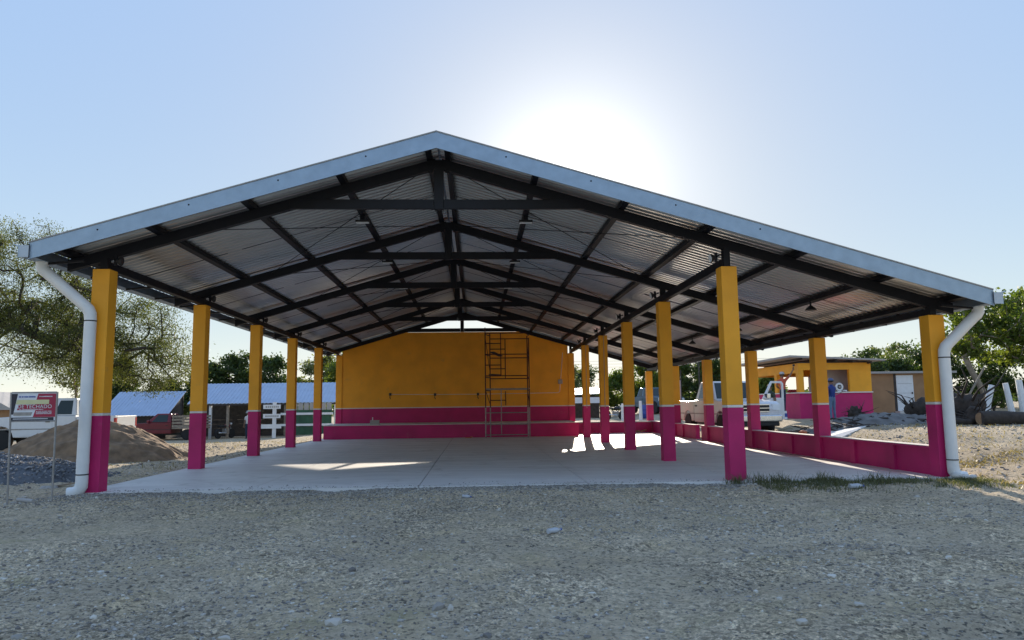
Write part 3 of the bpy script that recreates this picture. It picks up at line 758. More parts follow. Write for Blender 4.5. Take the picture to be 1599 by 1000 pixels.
def leaf_mesh(name, centers, size, m, aspect=.5, flat=.0, tone=None, hang=0.0):
    n = len(centers)
    a = rng.normal(size=(n, 3)); a[:, 2] -= hang; a /= np.linalg.norm(a, axis=1)[:, None]
    b = rng.normal(size=(n, 3)); b[:, 2] *= (1-flat); b -= a*(a*b).sum(1)[:, None]; b /= np.linalg.norm(b, axis=1)[:, None]
    s_ = size*rng.uniform(.6, 1.35, n)[:, None]
    c = centers
    v = np.stack([c-a*s_*.5, c+b*s_*aspect*.5, c+a*s_*.5, c-b*s_*aspect*.5], 1).reshape(-1, 3)
    q = np.arange(4*n).reshape(-1, 4)
    if tone is None: tone = rng.uniform(0, 1, n)
    return np_mesh(name, v, q, m, tone=tone, smooth=False)
def tree(name, label, base, trunk, blobs, ntips, nleaf, lsize, lm, bm=bark, spread=.35, aspect=.5, step=.5, droop=0.0, r_tip=.012, hang=0.0, group=None, cat='tree', flatspread=1.0, expo=.42):
    """blobs: (centre rel. base, radii, weight)"""
    t = thing(name, label, cat, base, 0, group)
    w = np.array([b_[2] for b_ in blobs], float); w /= w.sum()
    tips = []
    for (c, r, _), k in zip(blobs, rng.multinomial(ntips, w)):
        d = rng.normal(size=(k, 3)); d /= np.linalg.norm(d, axis=1)[:, None]
        rad = rng.uniform(.25, 1.0, k)**.5
        tips.append(np.array(c) + d*rad[:, None]*np.array(r))
    tips = np.concatenate(tips)
    nodes, par, rad, ends = skeleton(None, trunk, list(tips), step, droop, r_tip, expo)
    rad[:len(trunk)] = np.maximum(rad[:len(trunk)], rad[len(trunk)-1])
    rad[0] *= 1.25
    tube_tree(nodes, par, rad).build('trunk', bm, t, smooth='all')
    # leaves along the last bits of each twig
    E = np.array([nodes[e] for e in ends]); Pn = np.array([nodes[par[e]] for e in ends])
    per = max(1, nleaf//len(E))
    u = rng.uniform(0, 1, (len(E), per, 1))
    c = E[:, None]*u + Pn[:, None]*(1-u) + rng.normal(size=(len(E), per, 3))*np.array([spread, spread, spread*.7*flatspread])*rng.uniform(.5, 1.2, (len(E), 1, 1))
    clump = np.clip(rng.uniform(.0, .8, (len(E), 1))+rng.uniform(-.2, .3, (len(E), per)), 0, 1).ravel()
    me = leaf_mesh('crown', c.reshape(-1, 3), lsize, lm, aspect, tone=clump, hang=hang)
    link('crown', me, t)
    return t

def B3(c, r, w=1): return (c, r, w)
# big mesquite on the left, its trunk just out of frame
bx, by = -23.0, 18.6; bz = gz(bx, by)
tree('mesquite_tree', 'large feathery mesquite tree spreading over the left edge behind the white pickup', (bx, by, bz),
     [(0,0,0),(.5,-.1,1.6),(1.2,-.3,3.0),(2.2,-.6,4.4),(3.4,-1.0,5.2),(4.8,-1.5,4.9),(6.2,-2.0,4.3),(7.6,-2.4,3.9)],
     [B3((4.2,-1.0,7.2),(3.2,2.4,2.4),1.35), B3((8.2,-1.6,4.6),(3.2,2.2,2.0),1.3), B3((10.2,-1.4,3.6),(1.8,1.6,1.6),.55), B3((5.0,-1.0,4.6),(3.0,2.2,1.6),1.2),
      B3((.5,0,6.2),(3.5,3,3),.6), B3((6.6,-1.6,7.4),(1.6,1.3,1.5),.35)], 760, 125000, .096, leaf_mesq, spread=.36, aspect=.30, step=.55, droop=.12, r_tip=.0125, hang=.25, expo=.43)
# thin young tree behind the sign
tree('young_tree', 'thin young tree with bare forked stem between sign and downpipe', (-18.3, 21.2, gz(-18.3, 21.2)),
     [(0,0,0),(.1,0,1.0),(.25,0,2.0)], [B3((.3,0,3.2),(1.2,1,.9),1)], 45, 2600, .12, leaf_mesq, palebark, spread=.22, step=.4, r_tip=.014)
# trees behind the sheds on the left
spec = [
 ('dark broad tree directly behind the gap between the two blue sheds', (-25.4,48.5), 4.4, 2.3, leaf_dark),
 ('dark spiky tree left of the long blue shed', (-22.5,50.0), 5.9, 2.0, leaf_dark),
 ('tall dark tree rising behind the left end of the long blue shed', (-20.4,50.5), 7.0, 2.1, leaf_dark),
 ('rounded dark tree behind the middle of the long blue shed', (-17.6,50.2), 6.6, 2.2, leaf_dark),
 ('lighter green tree behind the right end of the long blue shed', (-13.6,52.2), 6.6, 2.4, leaf_pale),
 ('green tree between the fifth left column and the end wall', (-10.2,47.0), 6.3, 2.0, leaf_bright),
 ('slim green tree beside the front left column, beyond the small blue shed', (-28.8,47.5), 6.4, 1.5, leaf_dark),
]
for lab, (x, y), h, r, lm in spec:
    tree('shade_tree', lab, (x, y, gz(x, y)), [(0,0,0),(.05,0,h*.25),(0,.1,h*.42)],
         [B3((0,0,h*.62),(r,r,h*.30),1), B3((-r*.45,0,h*.48),(r*.7,r*.7,h*.18),.5), B3((r*.5,0,h*.52),(r*.7,r*.7,h*.2),.5), B3((r*.1,0,h*.86),(r*.45,r*.45,h*.12),.35)],
         130, 9000, .26, lm, spread=.30, step=.6, r_tip=.02, aspect=.55, group='trees behind the blue sheds')
# right-hand trees
tree('broadleaf_tree', 'bright green broadleaf tree with pale leaning trunk at the right edge', (27.0, 24.2, gz(27, 24.2)),
     [(0,0,0),(-.25,0,1.1),(-.75,0,2.1),(-1.0,.1,2.9)], [B3((1.0,0,5.2),(2.6,2.2,1.3),1.4), B3((-1.4,0,4.0),(1.5,1.5,.9),.6), B3((2.4,.2,3.6),(2.0,1.6,1.2),.9), B3((.2,0,3.4),(1.6,1.4,.7),.5)],
     170, 8500, .21, leaf_bright, palebark, spread=.30, step=.5, r_tip=.018, aspect=.6)
tree('broadleaf_tree', 'second bright green tree cut by the right frame edge behind white posts', (31.0, 25.5, gz(31, 25.5)),
     [(0,0,0),(.1,0,1.5),(.2,0,2.6)], [B3((0,0,5.0),(2.4,2,1.7),1)], 110, 6000, .22, leaf_bright, spread=.30, step=.5, r_tip=.018, aspect=.6)
for k, (x, y, h, r, lm, lab) in enumerate([
   (24.4, 30.5, 3.6, 2.6, leaf_dark, 'dark bushy thicket just right of the white downpipe'),
   (28.2, 33.0, 4.3, 3.0, leaf_dark, 'dark bushy thicket behind the leaning pole'),
   (32.8, 31.0, 4.2, 3.0, leaf_dark, 'dark bushy thicket behind the white fence posts'),
   (32.0, 42.0, 4.6, 3.2, leaf_pale, 'pale green tree rising behind the ochre hut'),
   (27.5, 24.6, 1.2, .75, leaf_bright, 'small yellow green bush between the white posts')]):
    tree('bush', lab, (x, y, gz(x, y)), [(0,0,0),(.05,0,h*.15),(0,.05,h*.28)],
         [B3((0,0,h*.60),(r,r,h*.42),1), B3((-r*.5,0,h*.42),(r*.6,r*.6,h*.34),.6), B3((r*.5,0,h*.45),(r*.7,r*.7,h*.38),.6)], 110, 9000 if h > 2 else 2600, .22 if h > 2 else .12, lm, spread=.30 if h > 2 else .14, step=.5, r_tip=.014, cat='bush', group='thicket on the right')
# bushes and trees at the back, right of the end wall
bk = [(7.6,50,4.6,1.6,leaf_pale,'pale slim tree seen between end wall and fifth inner column'),
      (9.6,52,4.4,1.7,leaf_dark,'dark tree behind the white canopy'),
      (11.6,47,3.6,1.8,leaf_bright,'rounded yellow green bush behind the motorcycle'),
      (13.6,45,4.2,1.7,leaf_bright,'light green shrub behind the blue car'),
      (15.4,42,4.4,1.8,leaf_bright,'tall green hedge bush beside the grey post'),
      (16.9,40,4.4,1.7,leaf_dark,'green bush behind the white pickup bed'),
      (18.6,43,3.6,1.5,leaf_pale,'loose pale tree above the white pickup cab'),
      (20.6,38,2.3,1.0,leaf_bright,'low green bush seen through the kiosk side opening')]
for x, y, h, r, lm, lab in bk:
    tree('bush', lab, (x, y, gz(x, y)), [(0,0,0),(.05,0,h*.16),(0,.05,h*.30)],
         [B3((0,0,h*.55),(r,r,h*.40),1), B3((r*.2,0,h*.85),(r*.5,r*.5,h*.18),.4), B3((-r*.4,0,h*.32),(r*.7,r*.7,h*.26),.5)], 90, 6500, .22, lm, spread=.28, step=.5, r_tip=.014, cat='bush', group='bushes behind the right aisle')
# far tree belt on the horizon
cs = []
for k in range(900):
    a = rng.uniform(-1.25, 1.25); R_ = rng.uniform(150, 260); x, y = R_*math.sin(a), -13+R_*math.cos(a)
    h = rng.uniform(2.0, 4.5); cs.append(np.array([x, y, -.3]) + rng.uniform(0, 1, (60, 3))*np.array([9, 5, h]) - np.array([4.5, 0, 0]))
tag(link('far_trees', leaf_mesh('far_trees', np.concatenate(cs), 1.0, leaf_dark, .8)), 'low belt of distant trees along the horizon', None, None, 'stuff')

# ------------------------------------------------------------------ gravel, sand, grass
def rocks(name, P, R_, m, seed=3, parent=None, tones=None):
    rg = np.random.default_rng(seed)
    # squashed irregular octahedra with split faces (12 verts)
    bm = bmesh.new(); bmesh.ops.create_icosphere(bm, subdivisions=1, radius=1); bv = np.array([v.co[:] for v in bm.verts]); bf = np.array([[v.index for v in f.verts] for f in bm.faces]); bm.free()
    n = len(P); k = len(bv)
    sc = R_[:, None]*np.stack([rg.uniform(.7, 1.4, n), rg.uniform(.7, 1.3, n), rg.uniform(.45, .85, n)], 1)
    v = bv[None]*rg.uniform(.72, 1.2, (n, k, 1))*sc[:, None]
    th = rg.uniform(0, 6.28, n); c, s_ = np.cos(th)[:, None], np.sin(th)[:, None]
    x = v[..., 0]*c-v[..., 1]*s_; y = v[..., 0]*s_+v[..., 1]*c
    v = np.stack([x, y, v[..., 2]], -1) + P[:, None]
    f = (bf[None]+(np.arange(n)*k)[:, None, None]).reshape(-1, 3)
    if tones is None: tones = rg.uniform(0, 1, n)**2.0
    me = np_mesh(name, v.reshape(-1, 3), f, m, tone=np.repeat(tones, len(bf)), smooth=False)
    return link(name, me, parent)
n = 70000
x = rng.uniform(-11.5, 12.5, n); y = -9.2 + 9.1*rng.uniform(0, 1, n)
dens = 1.5*fbm(x*.55, y*.55, 3, 77)+.10*S((y+3)/2.6)
keep = (dens > rng.uniform(-.30, .34, n)) & ~((x > SX0) & (x < SX1) & (y > -.08))
x, y = x[keep], y[keep]
r = np.exp(rng.normal(-4.85, .5, len(x))).clip(.004, .04)
g = rocks('gravel', np.stack([x, y, ground_z(x, y)+r*.15], 1), r, stone_m, 5); tag(g, 'loose gravel scattered over the foreground dirt', None, None, 'stuff')
# band of darker gravel along the slab edge
n = 16000
x = rng.uniform(-7.4, 8.9, n); y = -.03-np.abs(rng.normal(0, .5, n))*(1.25-.07*x)/1.25
r = np.exp(rng.normal(-4.5, .35, n)).clip(.006, .03)
g = rocks('gravel', np.stack([x, y, ground_z(x, y)+r*.2], 1), r, stone_m, 6, tones=rng.uniform(0, .8, n)**1.6); tag(g, 'band of grey gravel along the front edge of the slab', None, None, 'stuff')
n = 1100
x = rng.uniform(-6.6, 8.6, n); y = .04+.42*rng.uniform(0, 1, n)**2.2*(.2+1.6*vnoise(x*1.3, x*0+3, 7))
r = np.exp(rng.normal(-5.0, .4, n)).clip(.003, .016)
g = rocks('gravel', np.stack([x, y, r*.4], 1), r, stone_m, 16); tag(g, 'stray grit spilled over the front edge of the slab', None, None, 'stuff')
# bigger single stones
for k, (x, y, r_, lab) in enumerate([(-.92,-7.75,.065,'pale flat stone, largest in the bottom middle of the dirt'),(-.20,-7.35,.06,'grey rounded stone in the bottom middle of the dirt'),(-.1,-7.4,.045,'small pale stone next to a grey one in the dirt'),
                                 (2.35,-8.05,.07,'pale angular stone near the bottom right corner'),(3.0,-7.6,.045,'cream stone near the bottom right wheel rut'),(3.9,-4.0,.05,'round pale stone in front of the grass strip'),
                                 (-1.6,-8.0,.05,'pale rounded stone near the bottom left middle'),(.85,-6.6,.045,'dark grey stone in the middle foreground'),(6.9,-2.0,.06,'pale stone near the right end of the grass strip')]):
    o = rocks('stone', np.array([[0., 0, 0]]), np.array([r_*.8]), stone_m, 100+k, tones=np.array([.62 if 'pale' in lab or 'cream' in lab else .25]))
    o.location = (x, y, float(ground_z(np.array([x]), np.array([y]))[0])+r_*.25); tag(o, lab, 'stone')

def mound(name, label, cat, c, rx, ry, h, m, seed, amp=.18, rot=0, n=70, fr=2.0):
    u = np.linspace(-1.25, 1.25, n); Xu, Yu = np.meshgrid(u, u); rr = np.sqrt(Xu**2+Yu**2)
    rr = rr*(1+.35*fbm(Xu*1.4+seed, Yu*1.4, 3, seed))
    Z = h*np.clip(1-rr**1.8, 0, 1)**1.1
    Z = np.where(rr < 1, Z, -.12*S((rr-1)/.2)) + amp*h*fbm(Xu*fr*2, Yu*fr*2, 4, seed+3)*(rr < 1.02)
    Xw = Xu*rx; Yw = Yu*ry
    ca, sa = math.cos(rot), math.sin(rot); X2, Y2 = c[0]+Xw*ca-Yw*sa, c[1]+Xw*sa+Yw*ca
    Z2 = terrain(X2, Y2)+Z-.02
    o = link(name, grid_mesh(name, X2-c[0], Y2-c[1], Z2, m)); o.location = (c[0], c[1], 0)
    return tag(o, label, cat)
mound('sand_pile', 'big brown heap of sand in front of the left white pickup', 'sand pile', (-11.85, 10.5), 3.2, 2.0, 1.22, sand, 4, .22, .05, 130, 4)
gp = mound('gravel_pile', 'blue grey heap of crushed gravel at the left edge behind the sign', 'gravel pile', (-11.2, 4.2), 3.0, 1.8, .58, bluegrav, 9, .25, .0, 90, 3)
n = 5000
u = rng.normal(0, .55, (n, 2)); rr = np.hypot(u[:, 0], u[:, 1]); u = u[rr < 1.15]; rr = np.hypot(u[:, 0], u[:, 1])
px_, py_ = -11.2+u[:, 0]*3.2, 4.2+u[:, 1]*1.9
dg = bpy.context.evaluated_depsgraph_get()
gpv = np.array([v.co[:] for v in gp.data.vertices])
nn = 90; ui = np.clip(((u[:, 0]+1.25)/2.5*(nn-1)).round().astype(int), 0, nn-1); vi = np.clip(((u[:, 1]+1.25)/2.5*(nn-1)).round().astype(int), 0, nn-1)
pz_ = gpv[vi*nn+ui, 2]
r = np.exp(rng.normal(-3.9, .35, len(px_))).clip(.01, .05)
gs = rocks('gravel', np.stack([px_+11.2, py_-4.2, pz_+r*.2], 1), r, bluegrav, 8, gp); gs['kind'] = 'stuff'

def blades(name, label, P, hmin, hmax, m, w=.008, lean=.5):
    n = len(P); h = rng.uniform(hmin, hmax, n); a = rng.uniform(0, 6.28, n); l = rng.normal(0, lean, (n, 2))*h[:, None]
    d = np.stack([np.cos(a), np.sin(a), np.zeros(n)], 1)*w
    mid = P+np.stack([l[:, 0]*.4, l[:, 1]*.4, h*.6], 1); tip = P+np.stack([l[:, 0], l[:, 1], h], 1)
    v = np.stack([P-d, P+d, mid+d*.7, mid-d*.7, tip], 1).reshape(-1, 3)
    b_ = (np.arange(n)*5)[:, None]
    q = np.concatenate([b_+np.array([[0, 1, 2, 3]]), b_+np.array([[3, 2, 4, 4]])], 0)
    q1 = b_+np.array([[0, 1, 2]]); q2 = b_+np.array([[0, 2, 3]]); q3 = b_+np.array([[3, 2, 4]])
    f = np.concatenate([q1, q2, q3], 0); t = np.tile(rng.uniform(0, 1, n), 3)
    return tag(link(name, np_mesh(name, v, f, m, tone=t, smooth=False)), label, None, None, 'stuff')
n = 9000
x = rng.uniform(5.0, 9.2, n); y = -.15-np.abs(rng.normal(0, .55, n))
k = (fbm(x*1.6, y*1.6, 3, 55)+.06+.10*S((x-5.6)/.6) > rng.uniform(-.16, .30, n)) & (y > -1.5)
x, y = x[k], y[k]
blades('grass', 'strip of dark green grass along the right front edge of the slab', np.stack([x, y, ground_z(x, y)-.005], 1), .03, .10, grass_m, .006)
n = 500
x = np.concatenate([rng.normal(c_, .12, 120) for c_ in (4.72, 5.15, 5.5, 6.3, 7.2)]); y = -.15-np.abs(rng.normal(0, .10, len(x)))
blades('weeds', 'taller thin weeds sprouting at the slab edge', np.stack([x, y, ground_z(x, y)], 1), .05, .22, grass_m, .005, .35)
# dry straw litter on the sunlit yards
n = 16000
x = np.concatenate([rng.uniform(9.1, 19, n//2), rng.uniform(9.0, 12.5, n//4), rng.uniform(-19, -7.2, n//4)]); y = np.concatenate([rng.uniform(-1, 15, n//2), rng.uniform(-3.5, 3, n//4), rng.uniform(5, 24, n//4)])
k = fbm(x*.8, y*.8, 3, 91) > rng.uniform(-.25, .25, len(x)); x, y = x[k], y[k]
blades('dry_grass', 'dry straw and clods on the sunlit yards beside the pavilion', np.stack([x, y, ground_z(x, y)], 1), .02, .10, dryg, .012, 1.6)
n = 7000
x = np.concatenate([rng.uniform(9.1, 18, n//2), rng.uniform(-16, -7, n//2)]); y = np.concatenate([rng.uniform(-3, 14, n//2), rng.uniform(-1.5, 18, n//2)])
r = np.exp(rng.normal(-4.0, .45, len(x))).clip(.008, .07)
g = rocks('gravel', np.stack([x, y, ground_z(x, y)+r*.15], 1), r, stone_m, 66); tag(g, 'clods and stones on the yards left and right of the pavilion', None, None, 'stuff')
# pale walkway slab beyond the low wall
wp = [(8.95,7.6),(9.6,7.4),(13.2,10.9),(12.2,11.4)]
m = MB(); m.add([(x, y, gz(x, y)+.06) for x, y in wp]+[(x, y, gz(x, y)-.2) for x, y in wp], [(0,1,2,3),(0,4,5,1),(1,5,6,2),(2,6,7,3),(3,7,4,0)])
tag(m.build('walkway', cement), 'pale concrete walkway strip beyond the low wall', None, None, 'structure')

# ------------------------------------------------------------------ vehicles
def arch(cx, cz, r, a0, a1, n=9):
    return [(cx+r*math.cos(a0+(a1-a0)*i/(n-1)), cz+r*math.sin(a0+(a1-a0)*i/(n-1))) for i in range(n)]
def make_wheel(parent, x, y, r=.38, w=.25, side=1):
    M = Matrix.Translation((x, y, r)) @ Matrix.Rotation(math.radians(-90*side), 4, 'X')
    prof = [(r*.60, -w/2), (r*.93, -w/2), (r, -w*.36), (r, w*.36), (r*.93, w/2), (r*.62, w/2)]
    ty = MB().lathe(prof, 28, M=M).build('wheel', black, parent, smooth=True)
    MB().lathe([(r*.62, w*.30), (r*.60, w*.44), (r*.48, w*.40), (r*.40, w*.28), (r*.20, w*.34), (r*.16, w*.46), (.0, w*.47)], 20, M=M).build('rim', mudwheel, ty, smooth=True)
def pickup(name, label, loc, rz, paint, ext=False, stake=False, door_open=False, group=None, scale=1.0, tall=1.0):
    t = thing(name, label, 'pickup truck', loc, rz, group); t.scale = (scale, scale, scale*tall)
    W = .98; fx, rx = 1.72, -1.62; ar = .46
    cb = -1.05 if ext else (-.85 if door_open else -.55)           # cab rear
    pi = math.pi
    lower = [(cb, .46)] + [(fx-ar-.02, .46)] + arch(fx, .40, ar, pi*.95, pi*.05) + [(2.42, .52), (2.50, .60), (2.52, .92), (2.46, 1.08), (2.30, 1.15), (1.20, 1.22), (cb, 1.22)]
    MB().prism(lower, -W, W, 'y').build('body', paint, t, bevel=.045)
    # greenhouse
    zb_, zt_ = 1.222, 1.86
    bx0, bx1, tx0, tx1 = cb+.01, 1.16, cb+.12, .50
    wb, wt = W-.06, W-.26
    gh = MB(); gh.add([(bx0,-wb,zb_),(bx1,-wb,zb_),(bx1,wb,zb_),(bx0,wb,zb_),(tx0,-wt,zt_),(tx1,-wt,zt_),(tx1,wt,zt_),(tx0,wt,zt_)],
                      [(0,3,2,1),(4,5,6,7),(0,1,5,4),(1,2,6,5),(2,3,7,6),(3,0,4,7)])
    cab = gh.build('cab', paint, t, bevel=.05)
    def lerp(a, b_, u): return tuple(a[i]*(1-u)+b_[i]*u for i in range(3))
    def pane(q, off, nm, u0, u1, v0, v1):
        p = []
        for (u, v) in ((u0, v0), (u1, v0), (u1, v1), (u0, v1)):
            a = lerp(q[0], q[1], u); b_ = lerp(q[3], q[2], u); p.append(Vector(lerp(a, b_, v)))
        nrm = (p[1]-p[0]).cross(p[3]-p[0]).normalized()
        if nrm.dot(Vector(off)) < 0: nrm = -nrm
        o_ = [x_+nrm*.006 for x_ in p]; i_ = [x_-nrm*.004 for x_ in p]
        MB().add(o_+i_, [(0,1,2,3),(4,7,6,5),(0,4,5,1),(1,5,6,2),(2,6,7,3),(3,7,4,0)]).build(nm, glass, cab)
    A = [(bx0,-wb,zb_),(bx1,-wb,zb_),(bx1,wb,zb_),(bx0,wb,zb_)]; T = [(tx0,-wt,zt_),(tx1,-wt,zt_),(tx1,wt,zt_),(tx0,wt,zt_)]
    pane([A[1], A[2], T[2], T[1]], (1, 0, .5), 'windshield', .05, .95, .06, .90)
    pane([A[3], A[0], T[0], T[3]], (-1, 0, .3), 'rear_window', .12, .88, .18, .85)
    for sd, (q0, q1, q2, q3) in ((-1, (A[0], A[1], T[1], T[0])), (1, (A[3], A[2], T[2], T[3]))):
        if ext:
            pane([q0, q1, q2, q3], (0, sd, .2), 'side_window', .47, .86, .08, .86); pane([q0, q1, q2, q3], (0, sd, .2), 'side_window', .08, .39, .08, .86)
        else:
            pane([q0, q1, q2, q3], (0, sd, .2), 'side_window', .16, .80, .08, .86)
    # doors and trim
    for sd in (-1, 1):
        y0 = sd*W
        d0 = -.18 if ext else cb+.12
        if door_open and sd > 0:
            hinge = (1.10, W+.02)
            dr = thing('door', None, None, (hinge[0], hinge[1], 0), math.radians(-68)); dr.parent = t
            del_k = [k for k in dr.keys()]
            for k in del_k: del dr[k]
            MB().box(-1.15, 0, -.03, .03, .52, 1.22).build('door_panel', paint, dr, bevel=.02)
            fr = [(-1.15, 1.22), (-.02, 1.22), (-.02, 1.26), (-.50, 1.84), (-1.05, 1.84), (-1.15, 1.76)]
            inn = [(-1.07, 1.27), (-.16, 1.27), (-.16, 1.285), (-.53, 1.77), (-1.02, 1.77), (-1.07, 1.72)]
            m = MB(); n_ = 6
            vs_ = [(x_, -.025, z_) for x_, z_ in fr]+[(x_, -.025, z_) for x_, z_ in inn]+[(x_, .025, z_) for x_, z_ in fr]+[(x_, .025, z_) for x_, z_ in inn]
            fs = []
            for i in range(n_):
                j = (i+1) % n_
                fs += [(i, j, 6+j, 6+i), (12+i, 18+i, 18+j, 12+j), (i, 12+i, 12+j, j), (6+i, 6+j, 18+j, 18+i)]
            m.add(vs_, fs).build('window_frame', paint, dr)
            MB().box(-.85, -.70, -.065, -.031, 1.00, 1.05).build('handle', plastic, dr)
            MB().box(-.22, -.05, .03, .22, 1.24, 1.42).build('mirror', chrome, dr, bevel=.02)
        else:
            dpn = MB().box(d0, 1.02, min(y0, y0+sd*.012), max(y0, y0+sd*.012), .52, 1.19).build('door', paint, t, bevel=.006)
            MB().box(d0+.08, d0+.24, min(y0+sd*.012, y0+sd*.045), max(y0+sd*.012, y0+sd*.045), 1.0, 1.05).build('handle', plastic, dpn)
            MB().box(.88, 1.04, min(y0+sd*.02, y0+sd*.2), max(y0+sd*.02, y0+sd*.2), 1.24, 1.42).build('mirror', chrome if sd < 0 else paint, t, bevel=.03)
        MB().box(-2.5 if not stake else cb, 2.25, min(y0+sd*.002, y0+sd*.014), max(y0+sd*.002, y0+sd*.014), .735, .775).build('side_trim', plastic if paint is not whitecar else greytube, t)
        MB().prism([(2.30, .88), (2.527, .86), (2.50, 1.06), (2.32, 1.10)], y0-sd*.30, y0+sd*.006, 'y').build('headlight', lampglass, t, bevel=.01)
    MB().box(2.50, 2.535, -.56, .56, .82, 1.05).build('grille', plastic, t)
    g_ = MB()
    for z_ in (.825, .935, 1.045): g_.box(2.536, 2.548, -.56, .56, z_-.012, z_+.012)
    g_.build('grille_bar', chrome, t)
    MB().box(2.46, 2.66, -W-.01, W+.01, .50, .72).build('bumper', chrome, t, bevel=.04)
    MB().box(2.44, 2.60, -W+.08, W-.08, .36, .498).build('air_dam', plastic, t, bevel=.03)
    MB().box(2.662, 2.668, -.16, .16, .56, .68).build('number_plate', white_p, t)
    MB().box(-2.55, 2.3, -.42, .42, .34, .455).build('chassis', plastic, t)
    # bed
    if not stake:
        for sd in (-1, 1):
            ya_, yb_ = (sd*W, sd*(W-.10)) if sd < 0 else (sd*(W-.10), sd*W)
            side = [(cb-.03, .50)] + [(rx+ar+.02, .50)] + arch(rx, .40, ar, pi*.05, pi*.95) + [(-2.52, .56), (-2.56, .66), (-2.56, 1.20), (cb-.03, 1.20)]
            MB().prism(side, ya_, yb_, 'y').build('bed_side', paint, t, bevel=.025)
            MB().box(-2.575, -2.50, min(sd*W*1.003, sd*(W-.13)), max(sd*W*1.003, sd*(W-.13)), .80, 1.12).build('tail_lamp', redlamp, t)
        MB().box(-2.57, -2.51, -W+.13, W-.13, .62, 1.19).build('tailgate', paint, t, bevel=.015)
        MB().box(-2.50, cb-.03, -W+.101, W-.101, .60, .66).build('bed_floor', plastic, t)
        MB().box(cb-.08, cb-.03, -W+.101, W-.101, .661, 1.19).build('bed_front', paint, t)
        MB().box(-2.72, -2.58, -W+.04, W-.04, .48, .64).build('rear_bumper', chrome, t, bevel=.02)
    else:
        MB().box(-2.75, cb-.06, -W-.03, W+.03, .78, .88).build('bed_floor', wood, t)
        for sd in (-1, 1):
            for z_ in (.98, 1.20, 1.42, 1.64):
                MB().box(-2.75, cb-.06, min(sd*W, sd*(W+.025)), max(sd*W, sd*(W+.025)), z_-.07, z_+.07).build('stake_slat', wood, t)
            for x_ in (-2.7, -2.05, -1.4, cb-.12):
                MB().box(x_-.03, x_+.03, min(sd*(W-.001), sd*(W-.05)), max(sd*(W-.001), sd*(W-.05)), .88, 1.74).build('stake_post', wood, t)
        for z_ in (.98, 1.20, 1.42, 1.64):
            MB().box(cb-.10, cb-.07, -W+.06, W-.06, z_-.07, z_+.07).build('stake_slat', wood, t)
            MB().box(-2.77, -2.752, -W+.06, W-.06, z_-.07, z_+.07).build('stake_slat', wood, t)
    for x_ in (fx, rx):
        for sd in (-1, 1): make_wheel(t, x_, sd*(W-.14), side=sd)
    return t
x, y = -16.75, 17.6
pickup('pickup_truck', 'silver white extended cab pickup behind the sand heap at left', (x, y, gz(x, y)), math.radians(182), whitecar, ext=True, tall=1.09)
x, y = -19.3, 34.3
pickup('pickup_truck', 'faded red pickup with wooden stake bed parked by the sheds', (x, y, gz(x, y)+.0), math.radians(183), redcar, stake=True, scale=.88)
x, y = 10.5, 17.0
tw = pickup('pickup_truck', 'white pickup with open driver door seen through the right columns', (x, y, gz(x, y)), math.radians(-86), whitecar, door_open=True, scale=1.06, tall=1.12)
x, y = 13.2, 40.2
pickup('pickup_truck', 'dark blue grey vehicle far behind the right aisle bushes', (x, y, gz(x, y)), math.radians(-75), bluecar, ext=True)
# load standing in the white pickup's bed
ld = thing('cargo', 'pale sacks stacked in the bed of the white pickup', 'sacks', (10.45, 18.85, gz(10.4, 18.8)+.66), math.radians(-82))
for k, (dx, dy, dz) in enumerate([(0,-.4,0),(0,.4,0),(.05,-.35,.22),(0,.38,.22),(-.05,0,.44),(0,0,.62)]):
    M = Matrix.Translation((dx-.1, dy*.9, dz+.12)) @ Matrix.Diagonal((.48, .38, .13, 1))
    MB().lathe([(0,-1),(.8,-.85),(1,0),(.8,.85),(0,1)], 12, M=M).build('sack', cement if k % 2 else wood, ld, smooth='all')

def motorcycle(label, loc, rz, col):
    t = thing('motorcycle', label, 'motorcycle', loc, rz, 'motorcycles parked around the yard')
    for x_ in (-.62, .66):
        M = Matrix.Translation((x_, 0, .31)) @ Matrix.Rotation(math.radians(90), 4, 'X')
        w_ = MB().lathe([(.23,-.05),(.30,-.045),(.31,0),(.30,.045),(.23,.05)], 20, M=M).build('wheel', black, t, smooth=True)
        sp_ = MB()
        for k in range(6):
            a = k*math.pi/3; sp_.tube([(x_, 0, .31), (x_+.24*math.cos(a), 0, .31+.24*math.sin(a))], .008, 4)
        sp_.build('spokes', greytube, w_)
    MB().tube([(.66,0,.31),(.50,0,.80),(.42,0,1.02)], .03, 6).build('fork', greytube, t)
    MB().tube([(.42,-.36,1.03),(.46,-.1,1.00),(.46,.1,1.00),(.42,.36,1.03)], .016, 6).build('handlebar', plastic, t)
    M = Matrix.Translation((.22, 0, .80)) @ Matrix.Diagonal((.27, .14, .13, 1))
    MB().lathe([(0,-1),(.8,-.7),(1,0),(.75,.7),(0,1)], 12, M=M).build('tank', col, t, smooth='all')
    MB().box(-.62, .02, -.12, .12, .74, .83).build('seat', black, t, bevel=.03)
    MB().box(-.12, .30, -.13, .13, .30, .62).build('engine', greytube, t, bevel=.04)
    MB().tube([(.1,-.16,.32),(-.75,-.16,.38)], .04, 8).build('exhaust', chrome, t)
    M = Matrix.Translation((.56, 0, .92)) @ Matrix.Rotation(math.radians(90), 4, 'Y')
    MB().lathe([(.05,-.05),(.09,.02),(.08,.04)], 12, M=M).build('headlight', lampglass, t)
motorcycle('dark motorcycle parked by the white posts beyond the third inner column', (9.5, 36.5, gz(9.5, 36.5)), math.radians(30), plastic)
motorcycle('dark motorcycle in the shade of the long blue shed, near its left post', (-16.0, 35.0, gz(-16, 35)), math.radians(70), redcar)

